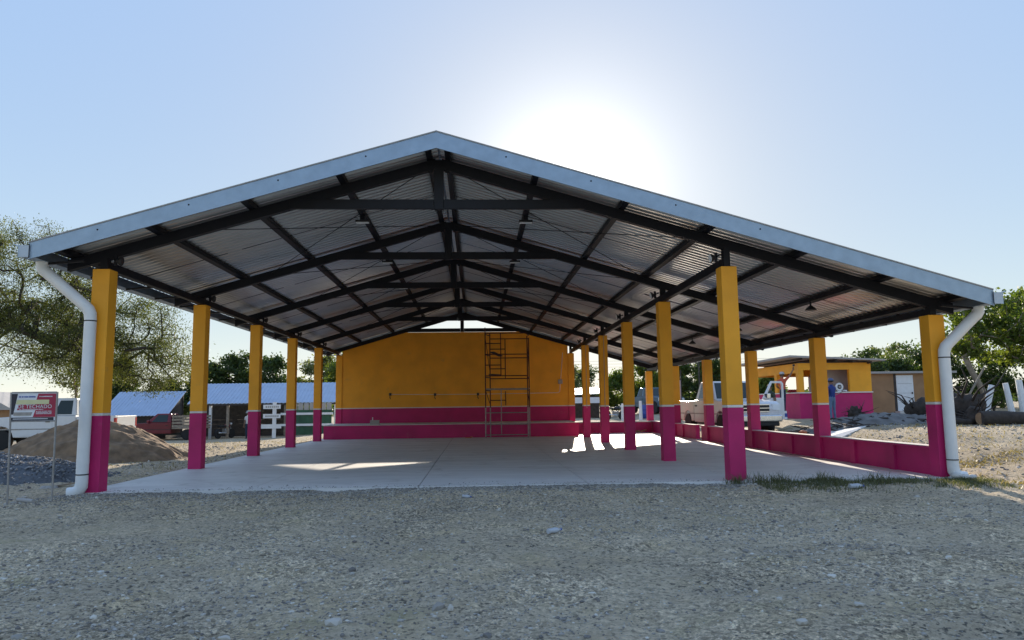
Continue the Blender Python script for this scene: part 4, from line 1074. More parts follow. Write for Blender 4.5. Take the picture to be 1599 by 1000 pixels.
# ------------------------------------------------------------------ sheds and kiosk
def sheds():
    # small blue roof
    x0, x1, y0, y1 = -24.2, -19.75, 35.3, 38.2; g = gz(-22, 36)
    t = thing('shed', 'small shed whose blue metal roof shows left of the red pickup', 'shed', (0, 0, 0))
    def roof(xa, xb, ya_, yb_, za, zb_, n):
        w = (xb-xa)/n
        for k in range(n):
            a = xa+k*w; m = MB()
            for j in range(4):
                p0 = a+j*w/4; p1 = p0+w/8; p2 = a+(j+1)*w/4
                for (u, v, dz) in ((p0, p1, 0), (p1, p2, .02)):
                    m.add([(u,ya_,za+dz),(v,ya_,za+dz),(v,yb_,zb_+dz),(u,yb_,zb_+dz),(u,ya_,za+dz-.03),(v,ya_,za+dz-.03),(v,yb_,zb_+dz-.03),(u,yb_,zb_+dz-.03)], [(0,1,2,3),(4,7,6,5),(0,4,5,1),(1,5,6,2),(2,6,7,3),(3,7,4,0)])
            yield m
    for m in roof(x0, x1, y0, y1, 1.02, 2.62, 5): m.build('roof_sheet', blueroof, t)
    MB().box(x0+.2, x1-.2, y0+.3, y0+.4, g-.1, 1.02).build('wall', darkwood, t)
    MB().prism([(y0+.4, g-.1), (y1, g-.1), (y1, 2.55), (y0+.4, 1.1)], x1-.25, x1-.2, 'x').build('side_wall', darkwood, t)
    for x_ in (x0+.2, x1-.2): MB().box(x_-.05, x_+.05, y1-.1, y1, g-.1, 2.55).build('post', darkwood, t)
    # long blue roof
    x0, x1, y0, y1 = -18.4, -8.75, 34.9, 37.9; g = gz(-14, 35)
    t = thing('shed', 'long open shed with pale blue metal roof on white posts', 'shed', (0, 0, 0))
    for m in roof(x0, x1, y0, y1, 1.74, 3.10, 10): m.build('roof_sheet', blueroof, t)
    MB().box(x0, x1, y0-.02, y0+.05, 1.60, 1.705).build('eave_beam', darkwood, t)
    for x_, mm in ((-16.95, white_p), (-15.85, wood), (-12.2, wood), (-9.0, white_p)):
        MB().box(x_-.075, x_+.075, y0+.06, y0+.21, g-.12, 1.70).build('post', mm, t)
    for z_ in range(10):
        MB().box(x0+.1, -12.6, y1-.1, y1-.04, g+.02+z_*.28, g+.297+z_*.28).build('back_plank', darkwood, t)
    for x_ in (x0, -12.6, x1): MB().box(x_-.06, x_+.06, y1-.2, y1-.1, g-.1, 3.0).build('post', darkwood, t)
    # green corrugated enclosure with white rails
    t = thing('fence', 'green sheet enclosure with two white rails under the long shed', 'fence', (0, 0, 0))
    xa, xb, yy = -12.0, -9.15, 34.5; g = gz(-10.5, 34.5)
    for k in range(9):
        w = (xb-xa)/9; a = xa+k*w
        MB().box(a, a+w*.55, yy, yy+.03, g-.02, g+1.55).box(a+w*.55, a+w, yy+.03, yy+.06, g-.02, g+1.55).build('green_sheet', green_p if k > -1 else wood, t)
    for z_ in (.62, 1.32): MB().box(xa-.35, xb+.1, yy-.06, yy-.002, g+z_-.07, g+z_+.07).build('rail', white_p, t)
    for k in range(8): MB().box(xa+k*.36, xa+k*.36+.30, yy+.08, yy+.11, g+1.56, g+2.0).build('grey_board', greypl, t)
    # white direction boards
    x_, y_ = -12.35, 33.0; g = gz(x_, y_)
    t = thing('sign_post', 'white wooden post carrying three white name boards before the green fence', 'sign post', (x_, y_, g))
    MB().box(-.11, .11, -.04, .04, -.1, 2.2).build('post', white_p, t)
    for k, (z_, w_) in enumerate(((1.92, .62), (1.35, .62), (.72, .72))):
        bd = MB().box(-w_-.05, w_*.62, -.075, -.042, z_-.13, z_+.13).build('board', white_p, t)
        if k < 2:
            m = MB(); u = -w_+.1
            while u < w_*.5:
                m.box(u, u+.07, -.079, -.0755, z_-.06, z_+.05); u += .12
            m.build('paint_marks', greytube, bd)
    # brown house corner at far left
    g = gz(-39, 49)
    t = thing('house', 'brown house with grey roof at the far left edge', 'house', (-40.5, 50.5, g))
    MB().box(-3, 2.6, -1.5, 3, 0, 2.1).build('wall', brick, t)
    MB().prism([(-3.4, 2.02), (3.0, 2.02), (.2, 3.55), (-.8, 3.55)], -1.9, 3.4, 'y').build('roof', greypl, t)
    MB().box(-1.0, .1, -1.53, -1.501, .9, 1.8).build('window', glass, t)
sheds()

# yellow and magenta kiosk
kx0, kx1, ky0, ky1 = 14.68, 18.05, 19.25, 25.2; kg = .66
kt = thing('kiosk', 'yellow and magenta kiosk with open counters being painted', 'kiosk', (0, 0, 0))
sz, lz, tz = kg+1.13, kg+2.15, kg+2.46; th = .18
MB().box(kx0, kx1, ky0, ky0+th, kg-.2, sz-.03).box(kx0, kx0+th, ky0+th, ky1, kg-.2, sz-.03).box(kx1-th, kx1, ky0+th, ky1, kg-.2, sz-.03).box(kx0+th, kx1-th, ky1-th, ky1, kg-.2, sz-.03).build('base_wall', magenta, kt)
MB().box(kx0-.06, kx1+.02, ky0-.06, ky0+th+.08, sz-.03, sz+.02).box(kx0-.06, kx0+th+.08, ky0+th+.08, ky1, sz-.03, sz+.02).build('counter', stripe_m, kt)
MB().box(kx0, kx1, ky0, ky0+th, lz, tz).box(kx0, kx0+th, ky0+th, ky1, lz-.12, tz).box(kx1-th, kx1, ky0+th, ky1, lz, tz).box(kx0+th, kx1-th, ky1-th, ky1, lz-.12, tz).build('lintel', yellow, kt)
for (a, b_, c_, d_) in ((kx0, kx0+.24, ky0, ky0+.3), (kx1-1.02, kx1, ky0, ky0+th), (kx0, kx0+th, ky0+2.4, ky0+2.72), (kx0, kx0+th, ky1-.35, ky1)):
    MB().box(a+.001, b_-.001, c_+.001, d_-.001, sz+.02, lz if a > kx0+1 or c_ == ky0 else lz-.12).build('pillar', yellow, kt, bevel=.006)
MB().box(kx1-th, kx1-.01, ky0+th, ky1, sz+.02, lz).build('side_wall', greypl, kt)
MB().box(kx0+1.35, kx1-th, ky0+1.15, ky0+1.25, kg-.1, tz-.02).build('partition', cement, kt)
rfm = MB(); rfm.add([(kx0-.55,ky0-.45,tz+.34),(kx1+.45,ky0-.45,tz+.13),(kx1+.45,ky1+.4,tz+.10),(kx0-.55,ky1+.4,tz+.30),(kx0-.55,ky0-.45,tz+.25),(kx1+.45,ky0-.45,tz+.06),(kx1+.45,ky1+.4,tz+.02),(kx0-.55,ky1+.4,tz+.2)],
        [(0,1,2,3),(4,7,6,5),(0,4,5,1),(1,5,6,2),(2,6,7,3),(3,7,4,0)])
rfm.build('roof', greypl, kt)
for k in range(5):
    x_ = kx0+.05+k*.8; MB().bar((x_, ky0-.3, tz+.20-.065*(x_-kx0)*.95), (x_, ky1, tz+.16-.065*(x_-kx0)*.95), .08, .1).build('joist', darkwood, kt)
MB().box(kx0, kx1, ky0+.02, ky0+.10, tz, tz+.06).build('wall_plate', darkwood, kt)
# things on the kiosk counter
fan = thing('fan', 'white round fan standing on the kiosk counter', 'fan', (16.55, ky0+.05, sz+.02))
M = Matrix.Translation((0, -.02, .22)) @ Matrix.Rotation(math.radians(90), 4, 'X')
MB().lathe([(.16,-.03),(.19,0),(.16,.03),(.10,.03),(.10,-.03)], 20, M=M).build('cage', white_p, fan)
MB().lathe([(.05,-.04),(.05,.05)], 12, M=M).build('hub', greypl, fan)
MB().lathe([(.10,0),(.09,.03),(.02,.04),(.02,.10)], 14).build('base', white_p, fan)
rc = MB(); 
for k in range(4):
    M = Matrix.Translation((.1*k-.15, .02*(k % 2), .07)) @ Matrix.Diagonal((.14, .10, .08, 1)); rc.lathe([(0,-1),(.9,-.6),(1,.1),(.5,.8),(0,1)], 9, M=M)
tag(rc.build('cloth_heap', redcloth, loc=(kx0+.12, ky0+.9, sz+.02), smooth='all'), 'dark red cloth heaped on the kiosk side counter', 'cloth')

# ochre hut
hx0, hx1, hy0, hy1 = 20.6, 24.9, 24.0, 27.2; hg = gz(21.5, 24)
ht = thing('hut', 'ochre rendered hut with white door right of the kiosk', 'hut', (0, 0, 0))
MB().box(hx0, hx1, hy0, hy1, hg-.2, hg+2.02).build('wall', brick, ht)
MB().box(hx0-.12, hx1+.25, hy0-.22, hy1+.2, hg+2.021, hg+2.13).build('roof', greypl, ht)
d_ = MB().box(21.98, 22.88, hy0-.03, hy0-.002, hg+.08, hg+1.93).build('door', white_p, ht)
for z_ in (.5, 1.0, 1.5): MB().box(22.05, 22.81, hy0-.034, hy0-.0305, hg+z_-.008, hg+z_+.008).build('door_groove', greypl, d_)
MB().box(22.76, 22.82, hy0-.06, hy0-.031, hg+.95, hg+1.05).build('handle', plastic, d_)
MB().box(21.85, 21.97, hy0-.015, hy0-.003, hg+.05, hg+2.0).build('door_jamb', darkwood, ht)
MB().box(21.8, 23.0, hy0-.5, hy0-.04, hg-.15, hg+.07).build('doorstep', cement, ht)

# white canopy shelter far behind
g = gz(8.2, 42)
t = thing('shelter', 'small shelter with white sheet roof seen past the end wall', 'shelter', (8.25, 42, g))
MB().add([(-1.2,-1,1.75),(1.3,-1,1.85),(1.3,1.2,2.35),(-1.2,1.2,2.25),(-1.2,-1,1.70),(1.3,-1,1.80),(1.3,1.2,2.30),(-1.2,1.2,2.20)], [(0,1,2,3),(4,7,6,5),(0,4,5,1),(1,5,6,2),(2,6,7,3),(3,7,4,0)]).build('roof', white_p, t)
MB().box(-1.2, 1.3, -1.06, -1.01, 1.12, 1.55).build('valance', white_p, t)
for x_ in (-1.05, 0, 1.15): MB().box(x_-.05, x_+.05, -.95, -.85, -.1, 1.74).build('post', wood, t)
MB().box(-1.2, 1.3, .9, 1.0, -.1, 1.7).build('back_wall', darkwood, t)
# whitewashed posts
def post(x, y, h, r_, label, lean=(0, 0), m_=white_p, nm='wooden_post', grp='whitewashed posts'):
    g_ = gz(x, y); o = MB().tube([(0,0,-.1),(lean[0]*.5,lean[1]*.5,h*.5),(lean[0],lean[1],h)], [r_*1.15, r_, r_*.9], 8).build(nm, m_, loc=(x, y, g_), smooth=True)
    return tag(o, label, 'post', grp)
post(9.75, 34.8, 1.1, .13, 'thick whitewashed post beside the motorcycle'); post(10.05, 35.3, 1.05, .12, 'whitewashed post, right one of the pair by the motorcycle', (.06, 0))
post(10.65, 33.6, 1.2, .11, 'lone whitewashed post left of the blue drum')
post(25.3, 22.1, 1.35, .16, 'whitewashed post leaning beside the pale tree trunk', (.45, 0)); post(26.6, 22.0, 1.45, .14, 'whitewashed fence post, left of the pair at the right edge', (-.22, 0)); post(27.15, 21.9, 1.6, .16, 'whitewashed fence post, right of the pair at the right edge', (-.15, 0))
post(23.6, 21.6, 2.25, .05, 'thin pale pole propped against the leaning tree', (1.5, 0), palebark, 'prop_pole', None)
dr_ = thing('drum', 'blue plastic drum standing near the whitewashed post', 'drum', (11.1, 34.2, gz(11.1, 34.2)))
MB().lathe([(.26,0),(.29,.05),(.29,.28),(.30,.30),(.29,.32),(.29,.58),(.30,.60),(.29,.62),(.29,.82),(.26,.88)], 18).build('drum_body', bluedrum, dr_, smooth=True)
MB().lathe([(.24,.88),(.24,.90),(.05,.90)], 18).build('lid', plastic, dr_)
up = thing('utility_pole', 'grey concrete utility pole behind the white pickup bed', 'pole', (11.75, 28.6, gz(11.75, 28.6)))
MB().tube([(0,0,-.2),(0,0,2.3)], [.17,.16], 10).build('shaft', greypl, up, smooth=True)
MB().tube([(.18,0,.5),(.18,0,2.9)], .03, 6).build('conduit', plastic, up)
tag(MB().tube([(0,0,0),(0,0,3.2)], .045, 6).build('steel_post', plastic, loc=(13.6, 30.5, gz(13.6, 30.5))), 'thin dark post right of the grey utility pole', 'post')
# wires
for k in range(3):
    pts = []
    for i in range(13):
        u = i/12; pts.append((-60+130*u, 62+4*u, 6.9-k*.32+(-1.0+4*(u-.5)**2*1.0)))
    tag(MB().tube(pts, .012, 4).build('power_line', black), ('topmost', 'middle', 'lowest')[k] + ' of three thin overhead wires crossing the sky behind the pavilion', 'wire', 'overhead wires')

# ------------------------------------------------------------------ brush, stumps and logs on the right
def log(x, y, l, r_, rz, label, lift=0):
    g_ = gz(x, y)
    t = thing('log', label, 'log', (x, y, g_+r_*.85+lift), rz, 'felled logs on the right')
    n_ = 7; pts = [(-l/2+l*i/(n_-1), random.uniform(-.03, .03), random.uniform(-.02, .02)) for i in range(n_)]
    MB().tube(pts, [r_*random.uniform(.9, 1.08) for _ in pts], 12).build('log_body', bark, t, smooth=True)
    for e in (pts[0], pts[-1]):
        sgn = -1 if e[0] < 0 else 1
        M = Matrix.Translation((e[0]+sgn*.004, e[1], e[2])) @ Matrix.Rotation(math.radians(90), 4, 'Y')
        MB().lathe([(r_*.82, -.004), (r_*.80, .006), (.0, .007)], 12, M=M).build('cut_end', cutwood, t)
log(18.0, 10.4, 2.6, .24, math.radians(4), 'thick dark felled log lying at the right, pale cut end')
log(19.2, 11.6, 2.2, .19, math.radians(-6), 'dark log lying behind the thickest log')
log(16.6, 11.6, 1.5, .16, math.radians(12), 'short dark log beside the uprooted stump')
log(16.2, 11.1, 1.2, .12, math.radians(-20), 'thin short log next to the downpipe')
def stump(x, y, s_, label, seed):
    rs = random.Random(seed); g_ = gz(x, y)
    t = thing('tree_stump', label, 'tree stump', (x, y, g_), 0, 'uprooted stumps')
    bm = bmesh.new(); bmesh.ops.create_icosphere(bm, subdivisions=3, radius=1)
    for v in bm.verts:
        c = v.co; k = 1+.9*(float(fbm(np.array(c.x*2.2+seed), np.array(c.y*2.2+c.z*1.7), 3, seed)))*1.6
        v.co = Vector((c.x*.55*s_*k, c.y*.5*s_*k, (c.z*.62*k+.42)*s_))
    me = bpy.data.meshes.new('root_ball'); bm.to_mesh(me); bm.free(); me.materials.append(rootm); link('root_ball', me, t, smooth='all')
    for k in range(20):
        a = rs.uniform(0, 6.28); e = rs.uniform(-.3, 1.1); L_ = s_*rs.choice((.6, .75, .9, 1.0, 1.7))
        d = Vector((math.cos(a)*math.cos(e), math.sin(a)*math.cos(e), math.sin(e)))
        p0 = Vector((0, 0, .4*s_)); pts = [p0+d*L_*u+Vector((rs.uniform(-.28,.28), rs.uniform(-.28,.28), rs.uniform(-.22,.22)))*u*s_ for u in (0, .35, .7, 1)]
        MB().tube(pts, [rs.uniform(.05,.10)*s_, .05*s_, .03*s_, .01*s_], 6).build('root', bark, t, smooth='all')
stump(17.15, 14.3, .82, 'uprooted stump with spiky roots in front of the white hut door', 3)
stump(17.4, 12.0, 1.05, 'large dark uprooted stump right behind the white downpipe', 8)
stump(17.0, 11.1, .6, 'smaller uprooted root ball at the foot of the large stump', 12)
stump(15.3, 15.6, .5, 'small dark stump left of the hut near the kiosk corner', 15)
def brush(x, y, rx, ry, h, label, seed, nb=36):
    o = mound('brush_pile', label, 'brush pile', (x, y), rx, ry, h, ash, seed, .8, .1, 40, 3)
    rs = random.Random(seed)
    for k in range(nb):
        u, v = rs.uniform(-.9, .9), rs.uniform(-.8, .8); px, py = u*rx, v*ry
        z_ = gz(x+px, y+py)+h*max(0, 1-math.hypot(u, v))*.8+.05; a = rs.uniform(0, 3.14); L_ = rs.uniform(.3, 1.1)
        d = Vector((math.cos(a), math.sin(a), rs.uniform(-.1, .35)))
        p = Vector((px, py, z_)); MB().tube([p-d*L_*.5, p+Vector((0,0,rs.uniform(0,.08))), p+d*L_*.5], [.03, .025, .01], 5).build('branch', bark, o)
    n_ = 500
    u = rng.normal(0, .45, (n_, 2)); P = np.stack([u[:, 0]*rx, u[:, 1]*ry, terrain(x+u[:, 0]*rx, y+u[:, 1]*ry)+h*np.clip(1-np.hypot(u[:, 0], u[:, 1]), 0, 1)*.85], 1)
    g_ = rocks('clods', P, np.exp(rng.normal(-3.1, .4, n_)), rootm, seed, o); g_['kind'] = 'stuff'
brush(14.6, 12.6, 2.6, 1.3, .38, 'dark heap of branches and earth in front of the kiosk', 31)
brush(17.2, 13.2, 1.8, 1.0, .32, 'dark branch heap between the kiosk corner and hut door', 32)
brush(11.9, 11.6, 1.5, .9, .25, 'low dark debris heap near the white pickup front', 33)
for k, (x, y, l, lab) in enumerate(((9.95,11.4,.5,'white plastic bag lying by the debris heap near the pickup'),)):
    m = MB()
    for j in range(3):
        M = Matrix.Translation((.15*j-.15, .05*(j % 2), .06)) @ Matrix.Diagonal((.16, .12, .07, 1)); m.lathe([(0,-1),(.9,-.5),(1,.2),(.5,.9),(0,1)], 9, M=M)
    tag(m.build('plastic_bag', white_p, loc=(x+.6, y, gz(x+.6, y)), smooth='all'), lab, 'bag')
m = MB(); m.lathe([(.10,0),(.15,.05),(.14,.16),(.05,.2)], 12)
tag(m.build('clay_pot', orange_b, loc=(11.15, 11.3, gz(11.15, 11.3)+.06), smooth=True), 'small orange pot among the dark debris', 'pot')
# stacked rubble behind the thicket pole
m = MB()
wl = thing('rubble_heap', 'long dark heap of stacked branches behind the leaning pole', 'rubble heap', (0, 0, 0))
rs = random.Random(5)
for k in range(70):
    x = rs.uniform(20.5, 27.2); y = rs.uniform(25.5, 27); z = gz(x, y)+rs.uniform(0, 1.3)*(.6+.4*math.sin(x)); L_ = rs.uniform(.3, 1.0); a = rs.uniform(-.5, .5)
    MB().tube([(x-L_, y, z-a*.3), (x, y+.1, z+.05), (x+L_, y, z+a*.3)], rs.uniform(.04, .10), 6).build('branch', palebark if k % 4 == 0 else bark, wl)

# ------------------------------------------------------------------ litter in the foreground
def bottle(label, x, y, rz, sc=1.0, m_=litterm):
    z = float(ground_z(np.array([x]), np.array([y]))[0])
    t = thing('bottle', label, 'bottle', (x, y, z+.035*sc), rz, 'plastic litter in the dirt'); t.scale = (sc,)*3
    M = Matrix.Rotation(math.radians(90), 4, 'Y') @ Matrix.Translation((0, 0, -.11))
    MB().lathe([(.0,0),(.033,.004),(.035,.02),(.031,.05),(.035,.08),(.035,.13),(.028,.165),(.013,.19),(.013,.205)], 14, M=M).build('bottle_body', m_, t, smooth=True)
    MB().lathe([(.015,.205),(.015,.222),(.0,.224)], 10, M=M).build('cap', bluebucket, t)
bottle('crushed clear plastic bottle lying in the middle foreground', 1.03, -4.3, math.radians(35), .95)
bottle('small clear plastic bottle near the slab edge at centre', -.05, -1.15, math.radians(-40), .8)
bottle('clear plastic bottle lying in the grass strip at right', 6.45, -1.05, math.radians(8), 1.2)
# offcuts by the sign
x, y = -7.05, -1.0
tag(MB().tube([(-.16,.08,.05),(.15,-.04,.035)], .035, 10).build('pipe_offcut', greypl, loc=(x, y, gz(x, y)), smooth=True), 'pale pipe offcut lying at the foot of the sign', 'pipe offcut')
x, y = -7.9, 1.9
tag(MB().bar((-.35,.0,.03), (.25,.3,.10), .07, .03).build('wood_stick', wood, loc=(x, y, gz(x, y))), 'broken wooden stick lying by the gravel heap', 'stick')
bgm = MB()
for j in range(3):
    M = Matrix.Translation((.09*j, .02, .05)) @ Matrix.Diagonal((.10, .08, .06, 1)); bgm.lathe([(0,-1),(.9,-.5),(1,.2),(.5,.9),(0,1)], 9, M=M)
tag(bgm.build('paper_scrap', greypl, loc=(-8.35, 1.8, gz(-8.3, 1.8)-.045), smooth='all'), 'crumpled white wrapper on the ground behind the sign', 'wrapper')
# crumbled mortar at the foot of the front inner column
n = 160
x = rng.normal(4.80, .28, n); y = -.10-np.abs(rng.normal(0, .06, n)); r = np.exp(rng.normal(-3.9, .4, n)).clip(.01, .05)
g = rocks('rubble', np.stack([x, y, ground_z(x, y)+r*.5], 1), r, cement, 71); tag(g, 'crumbled pale mortar at the foot of the front inner column', None, None, 'stuff')

# ------------------------------------------------------------------ people
def person(label, loc, rz, J, mats, hat=None, hairm=hair, lift=0.0):
    """J: joints in metres, facing +x locally, y to the person's left. One skinned body, coloured by region."""
    t = thing('person', label, 'person', loc, rz)
    V_, E_, R_, K_ = [], [], [], []
    def nd(p, r_, kind, par=None):
        V_.append(p); R_.append(r_); K_.append(kind)
        if par is not None: E_.append((par, len(V_)-1))
        return len(V_)-1
    P = J
    pel = nd(P['pelvis'], (.150, .115), 'legs')
    wa = nd(P['waist'], (.140, .105), 'top', pel); ch = nd(P['chest'], (.165, .115), 'top', wa); nb_ = nd(P['neck'], (.075, .075), 'top', ch)
    hd0 = nd(P['jaw'], (.062, .065), 'skin', nb_); hd1 = nd(P['head'], (.082, .098), 'skin', hd0); hd2 = nd(P['crown'], (.070, .082), 'skin', hd1)
    nose = Vector(P['head'])+Vector(P.get('face', (.115, 0, -.02))); nd(tuple(nose), (.013, .013), 'skin', hd1)
    hands = []
    for s_ in ('l', 'r'):
        sh = nd(P['sh_'+s_], (.068, .068), 'top', ch); el = nd(P['el_'+s_], (.048, .048), 'top' if P.get('long') else 'skin', sh)
        mid = None
        wr = nd(P['wr_'+s_], (.030, .030), 'skin', el); hn = nd(P['ha_'+s_], (.034, .022), 'skin', wr); hands.append((P['wr_'+s_], P['ha_'+s_]))
        hp = nd(P['hip_'+s_], (.088, .088), 'legs', pel); kn = nd(P['kn_'+s_], (.062, .062), 'legs', hp); an = nd(P['an_'+s_], (.045, .045), 'legs', kn)
        hl = nd(P['an_'+s_][:2]+(P['an_'+s_][2]-.05,), (.042, .04), 'shoe', an)
        to = P['an_'+s_]; fd = P.get('foot', (.17, 0)); nd((to[0]+fd[0], to[1]+fd[1], to[2]-.065), (.036, .026), 'shoe', hl)
    me = bpy.data.meshes.new('body'); me.from_pydata(V_, E_, [])
    o = bpy.data.objects.new('body_cage', me); COL.objects.link(o)
    o.modifiers.new('skin', 'SKIN')
    for i, sv in enumerate(me.skin_vertices[0].data): sv.radius = R_[i]; sv.use_root = (i == 0)
    sb = o.modifiers.new('sub', 'SUBSURF'); sb.levels = 2; sb.render_levels = 2
    dg = bpy.context.evaluated_depsgraph_get(); dg.update()
    nm = bpy.data.meshes.new_from_object(o.evaluated_get(dg)); bpy.data.objects.remove(o)
    nm.materials.clear()
    order = ['top', 'legs', 'skin', 'shoe']
    for k in order: nm.materials.append(mats[k])
    segs = [(np.array(V_[a]), np.array(V_[b_]), K_[a], K_[b_]) for a, b_ in E_]
    nv = np.array([v.co[:] for v in nm.vertices])
    for f in nm.polygons:
        c = nv[list(f.vertices)].mean(0); best = (9e9, 'top')
        for a, b_, ka, kb in segs:
            ab = b_-a; u = float(np.clip((c-a)@ab/(ab@ab+1e-9), 0, 1)); d = np.linalg.norm(a+ab*u-c)
            kk = ka if u < .35 else kb
            if ka == 'top' and kb == 'skin' and ab[2] > -1: kk = 'top' if u < .62 else 'skin'
            if ka == 'legs' and kb == 'top': kk = 'legs' if u < .3 else 'top'
            if ka == 'top' and kb == 'top': kk = 'top'
            if d < best[0]: best = (d, kk)
        f.material_index = order.index(best[1]); f.use_smooth = True
    body = link('body', nm, t)
    # fingers, five to a hand, gently curled and rooted in the palm
    hm = MB()
    for wr, ha in hands:
        wr, ha = Vector(wr), Vector(ha); d = (ha-wr).normalized(); sd = d.cross(Vector((1, .2, .1))).normalized(); dn = d.cross(sd)
        for k, (o_, L_) in enumerate(((-.028, .068), (-.010, .080), (.010, .075), (.027, .058))):
            b0 = ha+sd*o_; hm.tube([b0-d*.02, b0+d*L_*.5+dn*.01, b0+d*L_*.85+dn*.035], [.010, .009, .007], 6)
        b0 = wr+d*.03+sd*-.03; hm.tube([b0, b0-sd*.025+d*.03, b0-sd*.03+d*.06+dn*.02], [.011, .010, .008], 6)
    hm.build('fingers', mats['skin'], body, smooth='all')
    hc = Vector(P['head']); f_ = Vector(P.get('face', (.115, 0, -.02))).normalized(); lft = Vector((0, 0, 1)).cross(f_).normalized()
    fm = MB()
    for sg_ in (-1, 1):
        M = Matrix.Translation(hc+f_*.088+lft*sg_*.032+Vector((0,0,.012))) @ Matrix.Diagonal((.012, .012, .008, 1)); fm.lathe([(0,-1),(.8,-.5),(.8,.5),(0,1)], 8, M=M)
    M = Matrix.Translation(hc+f_*.086+Vector((0,0,-.055))) @ Matrix.Diagonal((.012, .024, .006, 1)); fm.lathe([(0,-1),(.8,-.5),(.8,.5),(0,1)], 8, M=M)
    fm.build('face', hair, body)
    em = MB()
    for sg_ in (-1, 1):
        M = Matrix.Translation(hc+lft*sg_*.088-f_*.01) @ Matrix.Diagonal((.018, .012, .03, 1)); em.lathe([(0,-1),(.8,-.5),(1,.2),(0,1)], 8, M=M)
    em.build('ears', mats['skin'], body)
    M = Matrix.Translation(hc-f_*.018+Vector((0,0,.045))) @ Matrix.Diagonal((.104, .104, .092, 1))
    MB().lathe([(.95,-.5),(1.0,0),(.85,.55),(.5,.9),(0,1.02)], 16, M=M).build('hair', hairm, body, smooth='all')
    if hat:
        M = Matrix.Translation(hc-f_*.008+Vector((0,0,.068))) @ Matrix.Diagonal((.116, .112, .10, 1))
        hb = MB().lathe([(1.0,-.25),(1.02,.1),(.9,.55),(.55,.88),(0,1.0)], 16, M=M).build('cap', hat, body, smooth='all')
        pk = MB(); c0 = hc+f_*.10+Vector((0,0,.05)); pk.add([c0+lft*.075, c0-lft*.075, c0+f_*.085-lft*.05-Vector((0,0,.012)), c0+f_*.085+lft*.05-Vector((0,0,.012)), c0+lft*.075+Vector((0,0,.008)), c0-lft*.075+Vector((0,0,.008)), c0+f_*.085-lft*.05-Vector((0,0,.004)), c0+f_*.085+lft*.05-Vector((0,0,.004))], [(0,1,2,3),(4,7,6,5),(0,4,5,1),(1,5,6,2),(2,6,7,3),(3,7,4,0)])
        pk.build('peak', hat, hb)
    return t
def stand(**kw):
    J = dict(pelvis=(0,0,.93), waist=(0,0,1.08), chest=(.01,0,1.28), neck=(0,0,1.46), jaw=(.015,0,1.53), head=(.02,0,1.62), crown=(.01,0,1.70),
             sh_l=(0,.19,1.38), el_l=(-.02,.25,1.11), wr_l=(.06,.25,.88), ha_l=(.08,.25,.79), sh_r=(0,-.19,1.38), el_r=(-.02,-.25,1.11), wr_r=(.06,-.25,.88), ha_r=(.08,-.25,.79),
             hip_l=(0,.095,.86), kn_l=(.02,.10,.49), an_l=(-.01,.11,.09), hip_r=(0,-.095,.86), kn_r=(.02,-.10,.49), an_r=(-.01,-.11,.09))
    J.update(kw); return J
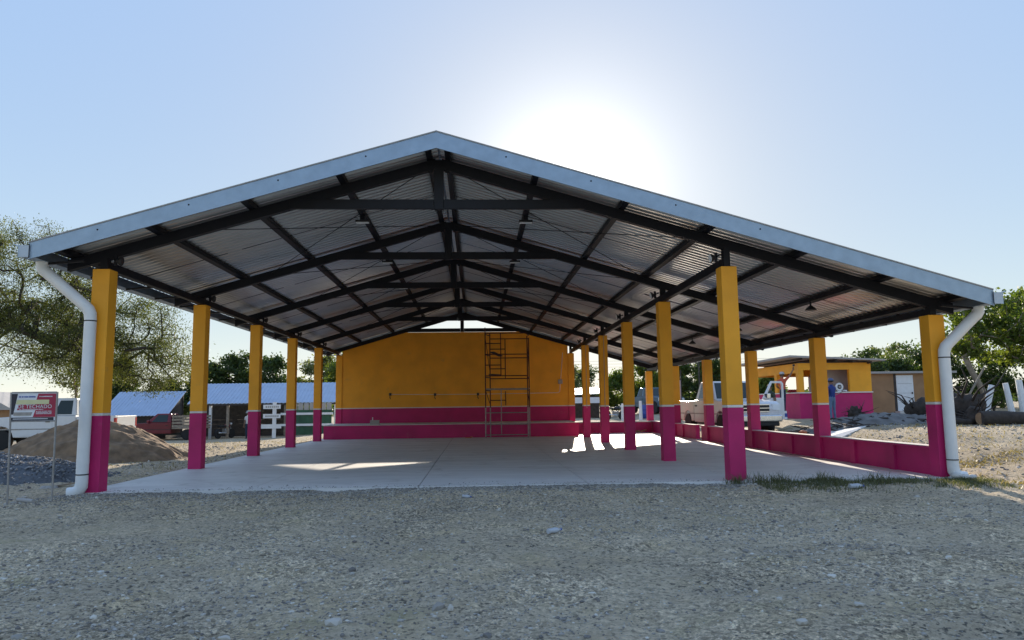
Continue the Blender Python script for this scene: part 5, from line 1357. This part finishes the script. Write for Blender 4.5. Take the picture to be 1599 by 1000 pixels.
# painter in orange on a bucket, reaching up to the lintel (faces the kiosk, away from the camera)
ox, oy = 13.95, 19.35; og = gz(ox, oy)
bk_ = thing('bucket', 'white paint bucket with blue label turned over under the painter in orange', 'bucket', (ox, oy, og))
MB().lathe([(.155,0),(.15,.02),(.135,.36),(.125,.37)], 20).build('bucket_body', white_p, bk_, smooth=True)
MB().lathe([(.1545,.10),(.1485,.26)], 20).build('label_band', bluebucket, bk_, smooth=True)
person('person in orange shirt and cap standing on a bucket, reaching up with a brush', (ox, oy, og+.372-.02), math.radians(42),
       stand(sh_r=(.03,-.17,1.42), el_r=(.18,-.30,1.60), wr_r=(.30,-.38,1.82), ha_r=(.33,-.40,1.91), el_l=(.02,.27,1.12), wr_l=(.20,.22,1.02), ha_l=(.28,.20,1.0), face=(.108,0,.03),
             hip_l=(0,.07,.86), kn_l=(.02,.06,.49), an_l=(-.02,.065,.09), hip_r=(0,-.07,.86), kn_r=(.02,-.06,.49), an_r=(-.02,-.065,.09), foot=(.11, 0)),
       dict(top=shirt_o, legs=jeans_d, skin=skin, shoe=shoe), hat=capgrey)
Mz = Matrix.Translation((ox, oy, og+.352)) @ Matrix.Rotation(math.radians(42), 4, 'Z')
p0 = Mz @ Vector((.34,-.41,1.96)); 
br_ = thing('paint_brush', 'paint brush held up against the kiosk lintel', 'brush', tuple(p0))
MB().tube([(0,0,-.09),(.01,0,.06)], .013, 8).build('handle', wood, br_); MB().box(-.03, .06, -.025, .025, .06, .15).build('bristles', plastic, br_)
# painter in blue with a roller pole
qx, qy = 15.35, 17.6; qg = gz(qx, qy)
person('person in blue long sleeved shirt and cap holding a roller pole by the kiosk', (qx, qy, qg-.02), math.radians(110),
       stand(long=True, el_r=(.12,-.24,1.14), wr_r=(.30,-.12,1.05), ha_r=(.38,-.08,1.04), el_l=(.04,.25,1.12), wr_l=(.22,.14,.92), ha_l=(.30,.10,.90)),
       dict(top=shirt_b, legs=jeans_l, skin=skin, shoe=shoe), hat=capblue)
Mz = Matrix.Translation((qx, qy, qg-.02)) @ Matrix.Rotation(math.radians(110), 4, 'Z')
a0, a1 = Mz @ Vector((.31, .10, .86)), Mz @ Vector((.45, -1.25, 1.25))
rl = thing('paint_roller', 'paint roller on a long pole held by the painter in blue', 'paint roller', (0, 0, 0))
MB().tube([a0, a1], .014, 8).build('pole', wood, rl); MB().tube([a1+Vector((-.02,.1,0)), a1+Vector((.02,-.1,.0))], .035, 10).build('roller', white_p, rl)
# person behind the open pickup door
x, y = 12.15, 16.35
person('person in dark shirt seen through the open pickup door window', (x, y, gz(x, y)-.02), math.radians(200), stand(), dict(top=shirt_k, legs=jeans_d, skin=skin, shoe=shoe))
# person by the long shed
x, y = -14.15, 33.7
person('person in white shirt and cap standing in shade of the long shed', (x, y, gz(x, y)-.02), math.radians(-110), stand(), dict(top=shirt_w, legs=jeans_d, skin=skin, shoe=shoe), hat=capgrey)
